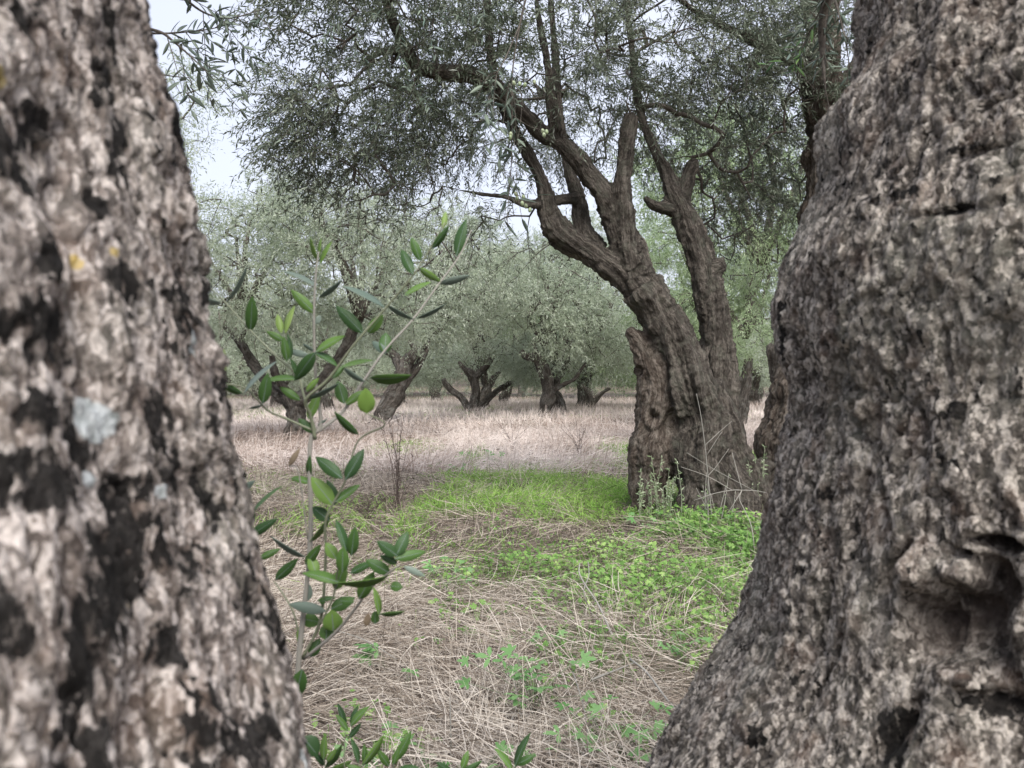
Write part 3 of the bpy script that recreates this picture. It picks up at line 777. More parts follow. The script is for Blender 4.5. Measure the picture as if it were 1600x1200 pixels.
tg = np.concatenate([
    ellip(rng, 575, 195, 7.3, 0.88, 1.1, 0.62, 105), ellip(rng, 515, 235, 7.2, 0.5, 0.8, 0.34, 34), ellip(rng, 490, 165, 7.0, 0.3, 0.6, 0.28, 26),
    ellip(rng, 570, 10, 6.8, 0.85, 1.0, 0.40, 80), ellip(rng, 690, 30, 7.2, 0.9, 1.2, 0.7, 110), ellip(rng, 680, 190, 8.4, 0.7, 0.9, 0.55, 60),
    ellip(rng, 860, 60, 7.8, 1.0, 1.3, 0.8, 110), ellip(rng, 1040, 60, 8.2, 1.1, 1.3, 0.85, 110), ellip(rng, 960, 170, 9.6, 1.0, 0.8, 0.7, 70),
    ellip(rng, 1130, 200, 9.2, 0.85, 1.0, 0.9, 80), ellip(rng, 1130, 330, 9.6, 0.6, 0.8, 0.6, 50), ellip(rng, 1210, 130, 9.0, 0.6, 0.9, 0.8, 60), ellip(rng, 800, 200, 9.6, 0.9, 0.6, 0.6, 40),
    ellip(rng, 760, -190, 7.8, 2.3, 1.9, 0.9, 130), ellip(rng, 640, 325, 7.4, 0.8, 0.5, 0.2, 34), ellip(rng, 790, 370, 7.9, 0.45, 0.4, 0.35, 22)])
hang = lambda B: _hash(*(np.floor(B * 400).astype(np.int64)).T, 5) < np.clip((3.4 - B[:, 2] + 0.12 * np.sin(B[:, 0] * 7)) / 0.75, 0, 0.88)
wood, lv = crown_parts(start, tg, rng, P(850, 150, 8.4), per_tip=3, nleaf=30, llen=0.064, lwid=0.014, tlen=(0.28, 0.62), step=0.17, leafless=hang, droop=0.7)
# the leaves that show largest are parts of their own
score = np.linalg.norm(lv['base'] - np.array([0, 0, CAM_H]), axis=1)
pxv = 800 + FPX * lv['base'][:, 0] / lv['base'][:, 1]; pyv = 600 - FPX * (lv['base'][:, 2] - CAM_H) / lv['base'][:, 1]
score[(pxv < 240) | (pxv > 1330) | (pyv < 5)] = 99
near = np.argsort(score)[:300]
far = np.setdiff1d(np.arange(len(score)), near)
mb = MB(); leaf_quads(mb, *[lv[k][far] for k in ('base', 'd', 'n', 'ln', 'wd', 'tone')])
cr = link('crown', mb.mesh('crown', M_leaf_main, base_main, False), root_main); cr['kind'] = 'stuff'
tw = link('branchwork', wood.mesh('branchwork', M_twig, base_main), cr); tw['kind'] = 'stuff'
LEAF_SPRAY = leaf_mesh('leaf', [M_leaf_spray, M_leaf_pale], wid=0.23, seg=4)
for k in near:
    place_leaf(LEAF_SPRAY, root_main, lv['base'][k], lv['d'][k], lv['n'][k], lv['ln'][k])
print('main leaves', len(score))

# ---- the hollow, pitted olive half hidden behind the big right trunk
D1 = 8.9
base_r = P(1238, 785, D1); base_r[2] = 0
right_limbs = [
    px_limb('trunk', [(1240, 810, 66), (1240, 740, 56), (1248, 660, 46), (1262, 580, 44), (1275, 500, 42), (1285, 400, 38), (1290, 300, 36), (1292, 200, 34), (1288, 130, 32), (1282, 60, 30), (1278, -20, 28), (1270, -120, 22)], D1),
    px_limb('limb#1', [(1288, 160, 20), (1250, 105, 13, -0.1), (1222, 86, 11, -0.2), (1180, 64, 9, -0.3), (1130, 40, 7, -0.4), (1080, 12, 5, -0.5), (1020, -30, 4, -0.6)], D1),
    px_limb('limb#2', [(1285, 200, 20), (1330, 120, 14, 0.1), (1370, 40, 11, 0.2), (1420, -60, 8, 0.3)], D1),
    px_limb('limb#3', [(1276, 0, 20), (1240, -100, 14, 0.3), (1180, -200, 9, 0.5)], D1),
]
hr = np.random.default_rng(8)
holes_r = [(P(x, y, D1 - 0.34), hr.uniform(0.035, 0.075), hr.uniform(0.04, 0.07)) for x, y in
           [(1215, 560), (1222, 590), (1208, 600), (1215, 640), (1200, 660), (1228, 620), (1206, 690), (1198, 720), (1225, 680), (1212, 740), (1235, 560), (1230, 720)]]
root_r = build_tree('hollow pitted brown olive trunk half hidden behind the massive right trunk', base_r, right_limbs, 0.017, 47,
                    (M_bark_wood, M_bark_main), holes=holes_r, wood_ids=('limb#1', 'limb#2', 'limb#3'))
rng = np.random.default_rng(5)
start = np.concatenate([catmull(l[1], 24)[6:] for l in right_limbs[1:]])
tg = np.concatenate([ellip(rng, 1190, 40, 8.4, 0.9, 0.9, 0.55, 60), ellip(rng, 1230, 240, 10.2, 0.75, 0.9, 0.9, 60), ellip(rng, 1320, 60, 8.6, 0.7, 0.9, 0.8, 50),
                     ellip(rng, 1250, -150, 8.8, 1.3, 1.4, 0.7, 60), ellip(rng, 1430, 100, 9.0, 0.9, 0.9, 0.9, 30)])
wood, lv = crown_parts(start, tg, rng, P(1280, 80, D1), per_tip=3, nleaf=26, llen=0.064, lwid=0.0135, tlen=(0.28, 0.6), step=0.17, tone_shift=0.1, droop=0.6)
mb = MB(); leaf_quads(mb, *[lv[k] for k in ('base', 'd', 'n', 'ln', 'wd', 'tone')])
cr = link('crown', mb.mesh('crown', M_leaf_main, base_r, False), root_r); cr['kind'] = 'stuff'
tw = link('branchwork', wood.mesh('branchwork', M_twig, base_r), cr); tw['kind'] = 'stuff'
print('right leaves', len(lv['base']))

# ---- crown templates for the trees further back (unit: metres, origin where the trunk forks)
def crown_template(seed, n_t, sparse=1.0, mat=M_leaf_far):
    rng = np.random.default_rng(seed)
    lobes = []
    for k in range(12):
        a = k * 2.4 + rng.uniform(-0.4, 0.4); rr = rng.uniform(0.6, 1.7)
        c = np.array([math.cos(a) * rr, math.sin(a) * rr, -0.25 + 2.5 * ((k * 0.618) % 1)])
        u = norm(rng.normal(0, 1, (n_t, 3))); r = rng.uniform(0.3, 1, n_t) ** 0.5
        lobes.append(c + u * r[:, None] * np.array([1.05, 1.05, 0.9]) * rng.uniform(0.8, 1.15))
    tg = np.concatenate(lobes); tg = tg[tg[:, 2] > -0.45 + 0.25 * np.sin(tg[:, 0] * 4)]
    st = np.concatenate([np.linspace([0, 0, 0], v, 10) for v in ([0.7, 0.2, 1.3], [-0.7, 0.4, 1.2], [0.1, -0.8, 1.4], [-0.1, 0.7, 1.7], [0.2, 0.0, 1.9])])
    wood, lv = crown_parts(st, tg, rng, (0, 0, 0.6), per_tip=5, nleaf=14, llen=0.09, lwid=0.022, tlen=(0.25, 0.6), step=0.28, r0=0.0045, rmax_twig=0.014, twig_sides=0, droop=0.4)
    for v in ([0.7, 0.2, 1.3], [-0.7, 0.4, 1.2], [0.1, -0.8, 1.4], [-0.1, 0.7, 1.7], [0.2, 0.0, 1.9]):
        v = np.array(v); q = catmull(np.array([[0, 0, -0.1], v * 0.5 + rng.normal(0, 0.08, 3), v]), 8)
        add_tube(wood, q, np.linspace(0.085, 0.03, 8), 7)
    keep = rng.random(len(lv['base'])) < sparse
    mb = MB(); leaf_quads(mb, *[lv[k][keep] for k in ('base', 'd', 'n', 'ln', 'wd', 'tone')])
    print('template leaves', keep.sum())
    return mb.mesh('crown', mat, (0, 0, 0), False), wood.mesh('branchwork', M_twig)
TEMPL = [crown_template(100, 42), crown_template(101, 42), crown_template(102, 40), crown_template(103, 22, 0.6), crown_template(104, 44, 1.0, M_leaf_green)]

def add_crown(root, ti, loc, scale, rz):
    a = link('crown', TEMPL[ti][0], root, loc); a['kind'] = 'stuff'
    b = link('branchwork', TEMPL[ti][1], a); b['kind'] = 'stuff'
    a.scale = scale; a.rotation_euler = (0, 0, rz)

def bg_tree(label, px, py, limbs, crown, seed, group='olive trees beyond the straw field', vox=None, mats=None, wk=0.74):
    gp = G(px, py); d = gp[1]; gp[2] = 0
    L = [px_limb('trunk' if k == 0 else 'limb#%d' % k, l, d, wk) for k, l in enumerate(limbs)]
    root = build_tree(label, gp, L, vox or max(0.028, d / 750), seed, mats or (M_bark_far, M_bark_far), group, amp=0.8)
    for (ti, cx, cy, dd, sc, rz) in crown:
        c = P(cx, cy, d + dd) - gp
        add_crown(root, ti, tuple(c), sc if isinstance(sc, tuple) else (sc,) * 3, rz)
    return root

bg_tree('olive tree with squat forked trunk standing behind the leafy sapling', 460, 692,
        [[(462, 705, 34), (458, 680, 25), (462, 655, 22), (458, 630, 24), (448, 612, 18)],
         [(455, 632, 18), (425, 605, 14, 0.2), (398, 572, 12, 0.4), (380, 540, 10, 0.5), (362, 520, 9, 0.6), (350, 508, 8, 0.6)],
         [(392, 565, 9, 0.4), (378, 530, 7, 0.3), (388, 508, 6, 0.2)],
         [(462, 630, 20), (495, 605, 16, -0.2), (522, 570, 14, -0.3), (540, 540, 13, -0.3), (560, 500, 12, -0.2), (572, 470, 8, 0)],
         [(455, 620, 12), (430, 585, 9, -0.3), (425, 555, 8, -0.4)]],
        [(0, 375, 485, -0.3, (1.0, 1.0, 1.0), 0.3), (1, 560, 490, -0.3, (1.05, 1.05, 1.1), 1.7)], 61, wk=0.66)
bg_tree('olive tree with thick split trunk leaning right, just right of the sapling stem', 594, 668,
        [[(585, 680, 30), (595, 660, 22), (608, 630, 20), (622, 600, 20), (634, 575, 18), (640, 555, 12)],
         [(632, 580, 14), (618, 556, 12, 0.2), (600, 545, 10, 0.3), (585, 520, 8, 0.4)],
         [(640, 560, 13, -0.1), (650, 545, 11, -0.2), (640, 530, 8, -0.3)],
         [(628, 605, 12, 0.1), (648, 580, 10, 0.2), (662, 550, 9, 0.3), (668, 530, 7, 0.3)]],
        [(2, 640, 500, 0.2, (1.3, 1.3, 1.3), 2.2), (0, 700, 500, 2.0, (1.2, 1.2, 1.2), 4.2)], 62, wk=0.7)
bg_tree('olive tree with dark three-armed trunk in the centre behind the straw', 742, 646,
        [[(740, 652, 16), (741, 630, 12), (742, 605, 11), (738, 588, 12), (730, 578, 8)],
         [(740, 592, 9), (752, 580, 8), (762, 568, 7), (765, 555, 5)],
         [(735, 640, 9, 0.3), (718, 618, 8, 0.5), (700, 605, 7, 0.6), (692, 592, 5, 0.6)],
         [(750, 640, 8, 0.4), (768, 618, 7, 0.5), (790, 602, 6, 0.7), (802, 596, 4, 0.8)],
         [(732, 582, 7), (722, 572, 5), (716, 565, 4)]],
        [(1, 745, 545, 0.4, (1.65, 1.65, 1.6), 0.9)], 63)
bg_tree('olive tree with trunk curving left like a hook, right of the centre', 850, 654,
        [[(848, 662, 20), (852, 640, 16), (858, 615, 15), (855, 590, 14), (846, 570, 13), (836, 558, 11), (822, 556, 9), (814, 548, 7)],
         [(848, 572, 8), (838, 550, 6), (832, 532, 5)],
         [(858, 618, 8), (875, 605, 6), (896, 594, 5), (908, 578, 4), (916, 566, 3)]],
        [(2, 850, 532, 0.6, (1.6, 1.6, 1.65), 0.4), (1, 925, 530, 0.8, (1.5, 1.5, 1.6), 1.0)], 64)
bg_tree('slender olive with low V-shaped branches between the hooked trunk and the gnarled olive', 925, 640,
        [[(925, 645, 8), (925, 630, 7), (918, 615, 6), (908, 600, 5)], [(926, 632, 6), (940, 615, 5), (954, 606, 4)]],
        [(4, 925, 565, 0.5, (2.1, 2.1, 2.1), 1.1)], 65)
bg_tree('olive tree far behind the gnarled trunk, its pale green crown lit above', 1160, 672,
        [[(1160, 680, 18), (1158, 640, 14), (1165, 600, 13), (1170, 560, 10)], [(1165, 610, 9), (1135, 570, 7), (1120, 540, 5)]],
        [(4, 1165, 520, 0.0, (1.15, 1.15, 1.2), 5.0), (4, 1090, 480, 1.5, (1.0, 1.0, 1.0), 2.0)], 66)
bg_tree('sparse olive crown showing in the sky gap beside the left trunk', 150, 730,
        [[(150, 740, 34), (155, 690, 28), (160, 630, 26), (165, 570, 22), (170, 520, 18)], [(165, 570, 15), (205, 500, 11), (235, 420, 8), (262, 330, 5)], [(165, 560, 14), (140, 480, 10), (130, 400, 7)]],
        [(3, 190, 335, 0.3, (0.85, 0.85, 1.0), 0.5), (3, 120, 300, -0.3, (1.0, 1.0, 1.0), 2.5)], 67)
bg_tree('fresh green olive crown between the gnarled olive and the right trunk', 1232, 715,
        [[(1232, 725, 34), (1230, 670, 28), (1222, 600, 24), (1215, 540, 20)], [(1216, 545, 14), (1245, 470, 10), (1250, 400, 7)]],
        [(4, 1190, 400, 0.6, (1.0, 1.0, 1.15), 0.7)], 68)
# fill-in trees of the grove, alike and overlapping
rng = np.random.default_rng(21)
trunks = []
for k in range(4):
    r2 = np.random.default_rng(300 + k); a = r2.uniform(0, 6.28)
    lean = np.array([math.cos(a), math.sin(a), 0]) * 0.3
    L = [('trunk', np.array([[0, 0, -0.15], [0.03, 0, 0.35], lean * 0.6 + [0, 0, 0.9], lean + [0, 0, 1.35]]), np.array([0.46, 0.33, 0.3, 0.24]))]
    for j in range(3):
        b = a + j * 2.1 + r2.uniform(-0.4, 0.4); e = np.array([math.cos(b), math.sin(b), 0])
        L.append(('trunk', np.array([lean * 0.9 + [0, 0, 1.1], lean + e * 0.35 + [0, 0, 1.6], lean + e * 0.8 + [0, 0, 2.1 + 0.3 * j], lean + e * 0.95 + [0, 0, 2.6]]), np.array([0.2, 0.16, 0.12, 0.07])))
    V, F, _, tw = woody(L, 0.045, 400 + k, 0.9)
    m = MB(); m.add(V, F, gu=tw[:, 0], gv=tw[:, 1], gs=tw[:, 2]); trunks.append(m.mesh('trunk', M_bark_far))
spots = []
for d, step, off in ((27, 5.5, 0.0), (36, 5.2, 2.2), (45, 5.0, 0.7), (55, 5.2, 3.0), (68, 6.0, 1.0), (84, 7.0, 2.0)):
    x = -0.72 * d + off
    while x < 0.62 * d:
        xx = x + rng.uniform(-0.7, 0.7); dd = d + rng.uniform(-1.8, 1.8); px = 800 + FPX * xx / dd
        x += step
        if d < 30 and 320 < px < 1215: continue          # the open straw field and the trees already standing there
        if d < 40 and 600 < px < 780: continue
        if px < 230 or px > 1270: continue
        spots.append((xx, dd, px))
for k, (x, y, px) in enumerate(spots):
    zone = 'beyond the left trunk' if px < 450 else ('behind the right trunks' if px > 1000 else 'closing the far end of the straw field')
    root = empty('olive_tree', (x, y, float(ground_h(np.array([x]), np.array([y]))[0])), 'far grey-green olive tree in the rows ' + zone, 'olive tree', 'far olive trees ' + zone)
    link('trunk', trunks[k % 4], root).rotation_euler = (0, 0, rng.uniform(0, 6.28))
    s = rng.uniform(1.05, 1.35) * (1.25 if y > 60 else 1)
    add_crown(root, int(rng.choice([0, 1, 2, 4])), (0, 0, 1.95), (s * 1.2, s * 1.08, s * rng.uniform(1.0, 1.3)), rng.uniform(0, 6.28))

# ------------------------------------------------------------------ dry grass, matted and standing
def in_ell(x, y, cx, cy, rx, ry, seed, wob=0.45):
    e = np.sqrt(((x - cx) / rx) ** 2 + ((y - cy) / ry) ** 2)
    q = np.stack([x, y, np.zeros_like(x)], 1)
    return e + wob * 1.3 * fbm(q * 1.6, 3, seed) + 0.55 * noise(q * 4.5, seed + 7)

def patch(px0, px1, py0, py1):
    """world ellipse under a photo rectangle"""
    yn = CAM_H * FPX / (py1 - 600); yf = CAM_H * FPX / (py0 - 600); cy = (yn + yf) / 2
    return ((px0 + px1) / 2 - 800) / FPX * cy, cy, (px1 - px0) / 2 / FPX * cy, (yf - yn) / 2
CLOVER = [patch(770, 1190, 850, 1010), patch(1000, 1210, 790, 900), patch(900, 1190, 890, 990), patch(780, 920, 1030, 1120), patch(870, 1050, 1100, 1200), patch(1030, 1130, 990, 1070), patch(560, 700, 1140, 1240), patch(660, 740, 880, 950), patch(620, 780, 930, 1020), patch(900, 1010, 1000, 1090), patch(470, 600, 1110, 1190), patch(720, 860, 830, 900), patch(1060, 1150, 960, 1020), patch(980, 1100, 800, 850)]
FERN = [patch(630, 1010, 752, 835), patch(380, 640, 780, 860), patch(860, 1090, 750, 812), patch(580, 720, 790, 860), patch(950, 1060, 690, 780), patch(1170, 1250, 700, 800), patch(585, 690, 692, 720), patch(340, 480, 636, 660), patch(680, 800, 634, 650), patch(720, 770, 705, 730)]
def green_mask(x, y):
    m = np.full(len(x), 9.0)
    for k, e in enumerate(CLOVER + FERN): m = np.minimum(m, in_ell(x, y, *e, 900 + k))
    return m

def straw(n, y0, y1, seed, K, ln, wd, lie, mat, name, label, spread=0.72, hgt=0.1, tone=(0.0, 1.0)):
    rng = np.random.default_rng(seed)
    y = np.sqrt(rng.uniform(y0 ** 2, y1 ** 2, n)); x = rng.uniform(-1, 1, n) * (spread * y + 0.6)
    gm = green_mask(x, y)
    keep = (gm > 0.9) | (rng.random(n) < 0.42)
    x, y = x[keep], y[keep]; n = len(x)
    q = np.stack([x, y, np.zeros(n)], 1)
    flow = noise(q * 0.9, seed + 1) * 3.2 + noise(q * 0.25, seed + 2) * 3
    az = flow + rng.normal(0, 0.9, n)
    up = rng.random(n) > lie
    pit = np.where(up, rng.uniform(0.5, 1.45, n), rng.normal(0.08, 0.2, n))
    L = rng.uniform(*ln, n) * np.where(up, 0.9, 1.0)
    z0 = ground_h(x, y) + np.where(up, 0.0, rng.random(n) ** 1.5 * hgt + 0.01)
    cur = rng.normal(-0.25, 0.45, n); bendh = rng.normal(0, 0.35, n)
    s = np.linspace(0, 1, K)
    pp = pit[:, None] + cur[:, None] * s; aa = az[:, None] + bendh[:, None] * s
    stp = np.stack([np.cos(pp) * np.cos(aa), np.cos(pp) * np.sin(aa), np.sin(pp)], -1) * (L / (K - 1))[:, None, None]
    pts = np.concatenate([np.zeros((n, 1, 3)), np.cumsum(stp[:, :-1], 1)], 1) + np.stack([x, y, z0], 1)[:, None, :]
    gz = ground_h(x, y)
    pts[..., 2] = np.maximum(pts[..., 2], gz[:, None] + 0.008)
    dirv = norm(pts[:, -1] - pts[:, 0])
    side = norm(np.cross(dirv, norm(rng.normal(0, 0.5, (n, 3)) + np.array([0, -0.5, 0.8]))))
    W_ = rng.uniform(*wd, n)[:, None] * (1 - 0.6 * s ** 2)[None]
    tn = np.clip(rng.uniform(*tone, n) + 0.28 * noise(q * 0.8, seed + 5) + 0.25 * noise(q * 0.22, seed + 6), 0, 1)
    mb = MB(); ribbons(mb, pts, W_, side, tn)
    o = link(name, mb.mesh(name, mat, (0, 0, 0), False))
    return tag(o, label, 'dry grass', None, 'stuff')
straw(50000, 1.3, 5.2, 71, 4, (0.08, 0.4), (0.0012, 0.0042), 0.92, M_straw, 'dry_grass', 'matted pale straw lying in the foreground between the trunks')
straw(62000, 5.2, 11.0, 72, 3, (0.14, 0.42), (0.0028, 0.0055), 0.88, M_straw, 'dry_grass', 'tangled straw around the green patches before the gnarled olive', 0.6)
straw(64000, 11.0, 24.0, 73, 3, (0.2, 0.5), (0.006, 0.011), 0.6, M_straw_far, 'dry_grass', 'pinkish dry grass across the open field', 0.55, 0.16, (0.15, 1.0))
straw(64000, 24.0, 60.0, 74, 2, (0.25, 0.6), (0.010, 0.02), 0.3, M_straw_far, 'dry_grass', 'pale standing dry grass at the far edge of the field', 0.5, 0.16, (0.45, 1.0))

# ------------------------------------------------------------------ green ground cover
def scatter(ells, dens, rng, lim=0.95):
    P_ = []
    for k, (cx, cy, rx, ry) in enumerate(ells):
        n = int(dens[k] * 4 * rx * ry * 1.7)
        x = cx + rng.uniform(-1.3, 1.3, n) * rx; y = cy + rng.uniform(-1.3, 1.3, n) * ry
        m = in_ell(x, y, cx, cy, rx, ry, 900 + k if ells is CLOVER else 900 + len(CLOVER) + k)
        keep = m < lim * (0.75 + 0.35 * rng.random(n)); P_.append(np.stack([x[keep], y[keep], m[keep]], 1))
    return np.concatenate(P_)
rng = np.random.default_rng(81)
pc = scatter(CLOVER, [680, 1700, 480, 620, 760, 320, 520, 700, 130, 330, 300, 160, 300, 900], rng, 1.05)
n = len(pc); x, y = pc[:, 0], pc[:, 1]
hz = ground_h(x, y) + rng.uniform(0.03, 0.16, n) * (1.15 - np.clip(pc[:, 2], 0, 1)) + 0.03
c = np.stack([x, y, hz], 1)
mb = MB(); tn = np.clip(rng.beta(2, 2, n) + 0.25 * noise(c * 1.7, 4), 0, 1)
up = norm(rng.normal(0, 0.38, (n, 3)) + np.array([0, -0.25, 1])); a0 = rng.uniform(0, 6.28, n)
e1 = norm(np.cross(up, rng.normal(0, 1, (n, 3)))); e2 = np.cross(up, e1); R_ = rng.uniform(0.009, 0.027, n) * (0.8 + 0.3 * noise(c * 2.1, 8))
for k in range(5):                                    # five-lobed leaves
    a = a0 + (k - 2) * 1.02; dd = norm(e1 * np.cos(a)[:, None] + e2 * np.sin(a)[:, None] - up * 0.12)
    leaf_quads(mb, c, dd, up, R_ * (1.15 if k == 2 else 0.95), R_ * 0.8, tn, 0.12)
st = np.stack([c - np.stack([rng.normal(0, 0.02, n), rng.normal(0, 0.02, n), hz - ground_h(x, y)], 1), c], 1)
sel = rng.random(n) < 0.5
ribbons(mb, st[sel], np.full((sel.sum(), 2), 0.0025), norm(rng.normal(0, 1, (sel.sum(), 3)) * [1, 0.3, 0.1]), tn[sel] * 0.8)
tag(link('green_weeds', mb.mesh('green_weeds', M_green, (0, 0, 0), False)), 'bright green lobed-leaf weeds spreading through the straw', 'weeds', None, 'stuff')

pf = scatter(FERN, [1650, 560, 1900, 1100, 1300, 1200, 500, 90, 70, 700], rng, 0.8)
n = len(pf); x, y = pf[:, 0], pf[:, 1]
L = rng.uniform(0.05, 0.17, n) * (1.1 - 0.5 * np.clip(pf[:, 2], 0, 1)); az = rng.uniform(0, 6.28, n); pit = rng.uniform(0.1, 1.3, n)
b = np.stack([x, y, ground_h(x, y) + rng.uniform(0, 0.11, n)], 1)
d1 = np.stack([np.cos(pit) * np.cos(az), np.cos(pit) * np.sin(az), np.sin(pit)], 1); d2 = norm(d1 + np.stack([np.cos(az), np.sin(az), np.full(n, -0.4)], 1) * 0.5)
pts = np.stack([b, b + d1 * (L * 0.6)[:, None], b + d1 * (L * 0.6)[:, None] + d2 * (L * 0.4)[:, None]], 1)
mb = MB(); ribbons(mb, pts, np.stack([np.full(n, 0.003), np.full(n, 0.0055), np.full(n, 0.002)], 1), norm(np.cross(d1, rng.normal(0, 1, (n, 3)))),
                   np.clip(rng.beta(2, 2, n) + 0.25 * noise(b * 1.5, 9), 0, 1))
tag(link('feathery_grass', mb.mesh('feathery_grass', M_fern, (0, 0, 0), False)), 'soft yellow-green feathery grass in front of the gnarled olive', 'grass', None, 'stuff')
# fallen olive leaves among the straw
n = 5200; y = np.sqrt(rng.uniform(1.4 ** 2, 9.0 ** 2, n)); x = rng.uniform(-1, 1, n) * (0.6 * y + 0.5)
b = np.stack([x, y, ground_h(x, y) + rng.uniform(0.02, 0.12, n)], 1); az = rng.uniform(0, 6.28, n)
mb = MB(); leaf_quads(mb, b, norm(np.stack([np.cos(az), np.sin(az), rng.normal(0, 0.25, n)], 1)), norm(rng.normal(0, 0.5, (n, 3)) + [0, 0, 1]), rng.uniform(0.03, 0.06, n), rng.uniform(0.008, 0.014, n), rng.random(n) * 0.75)
tag(link('fallen_leaves', mb.mesh('fallen_leaves', M_straw, (0, 0, 0), False)), 'brown fallen olive leaves lying in the straw', 'fallen leaves', None, 'stuff')
# thin fresh grass scattered through the straw and at the foot of the far trees
n = 26000; y = np.concatenate([np.sqrt(rng.uniform(1.5 ** 2, 13 ** 2, n)), rng.uniform(30, 60, 9000)]); n = len(y)
x = rng.uniform(-1, 1, n) * (0.6 * y + 0.5)
q = np.stack([x, y, np.zeros(n)], 1); keep = (fbm(q * 0.7, 3, 55) > 0.06) | (y > 30); x, y = x[keep], y[keep]; n = len(x)
L = rng.uniform(0.07, 0.24, n); az = rng.uniform(0, 6.28, n); pit = rng.uniform(0.6, 1.4, n); b = np.stack([x, y, ground_h(x, y)], 1)
d1 = np.stack([np.cos(pit) * np.cos(az), np.cos(pit) * np.sin(az), np.sin(pit)], 1)
pts = np.stack([b, b + d1 * (L * 0.6)[:, None], b + d1 * L[:, None] + np.stack([np.cos(az), np.sin(az), np.full(n, -0.6)], 1) * (L * 0.25)[:, None]], 1)
ww = np.where(y > 25, 0.015, 0.0035)
mb = MB(); ribbons(mb, pts, np.stack([ww, ww, ww * 0.3], 1), norm(np.cross(d1, rng.normal(0, 1, (n, 3)))), rng.random(n))
tag(link('fresh_grass', mb.mesh('fresh_grass', M_fern, (0, 0, 0), False)), 'thin fresh grass blades coming up through the straw', 'grass', None, 'stuff')

# ------------------------------------------------------------------ the olive sapling close to the camera
def c7(cx, cy): return 290 + cx / 3.404, 330 + cy / 3.404
def c8(cx, cy): return 360 + cx / 2.1425, 640 + cy / 2.1425
DS = 1.05
sap_base = P(462, 1215, DS); sap_base[2] = 0.0
sap = empty('olive_sapling', sap_base, 'slender young olive sapling with scattered green leaves beside the left trunk', 'sapling')
srng = np.random.default_rng(12)
def stem(pts, r0, r1, mat, d0=0.0, d1=0.0, name='stem', parent=sap, dist=DS):
    n = len(pts); dep = np.linspace(d0, d1, n)
    p = np.array([P(*a, dist + dep[k]) if len(a) == 2 else np.array(a) for k, a in enumerate(pts)])
    p[1:-1] += srng.normal(0, 0.0035, p[1:-1].shape)
    q = catmull(p, n * 5); mb = MB(); add_tube(mb, q, np.linspace(r0, r1, len(q)) * 0.78 * (1 + 0.06 * srng.normal(0, 1, len(q))), 8, True, tone=srng.random())
    return link(name, mb.mesh(name, mat, tuple(parent.location)), parent)
stem([tuple(sap_base), tuple(sap_base * 0.5 + P(460, 1190, DS) * 0.5)] + [c8(222, 1090), c8(235, 870), c8(258, 450), c8(284, 110), c7(690, 1150), c7(690, 900), c7(690, 560), c7(704, 330), c7(708, 215)], 0.0062, 0.0011, M_stem_grey)
B1 = [c7(650, 1010), c7(780, 885), c7(900, 720), c7(1080, 520), c7(1250, 270), c7(1380, 60)]
B2 = [c8(286, 90), c7(690, 1180), c7(840, 1040), c7(960, 910), c7(1080, 750), c7(1200, 590), c7(1340, 390), c7(1440, 240), c7(1520, 100)]
stem([c8(284, 100), c7(650, 1060)] + B1, 0.0032, 0.001, M_stem, 0, -0.08, 'branch')
stem(B2[1:], 0.003, 0.0009, M_stem_grey, 0, 0.1, 'branch')
stem([c7(690, 1170), c7(640, 960), c7(590, 880), c7(480, 770), c7(330, 620), c7(200, 490), c7(90, 380), c7(40, 300)], 0.0026, 0.001, M_stem, 0, 0.07, 'branch')
stem([c7(690, 1172), c7(545, 1105), c7(410, 1030), c7(300, 970), c7(180, 915)], 0.0022, 0.001, M_stem, 0, -0.06, 'branch')
stem([c8(240, 835), c8(295, 710), c8(308, 490), c8(340, 380), c8(380, 240), c8(430, 110), c8(500, 50), c7(965, 1075)], 0.0028, 0.0009, M_stem, 0, -0.1, 'branch')
stem([c8(245, 835), c8(340, 760), c8(420, 680), c8(500, 600), c8(565, 520)], 0.0028, 0.0013, M_stem_grey, 0, -0.12, 'branch')
stem([c8(236, 800), c8(215, 660), c8(150, 600), c8(145, 575)], 0.0016, 0.0009, M_stem, 0, 0.02, 'branch')
stem([c8(260, 440), c8(215, 215), c8(200, 195), c8(195, 185)], 0.0012, 0.0008, M_stem_grey, 0, -0.02, 'branch')
stem([c8(300, 720), c8(345, 620), c8(385, 520), c8(400, 470)], 0.0018, 0.0009, M_stem, -0.03, -0.08, 'branch')
LEAF = {'g': leaf_mesh('leaf', [M_leaf_top, M_leaf_pale]), 'd': leaf_mesh('leaf', [M_leaf_top, M_leaf_pale], wid=0.34, curl=0.22),
        'p': leaf_mesh('leaf', [M_leaf_pale, M_leaf_pale], wid=0.27), 'l': leaf_mesh('leaf', [M_leaf_lime, M_leaf_lime]), 'x': leaf_mesh('leaf', [M_leaf_dead, M_leaf_dead], curl=0.5)}
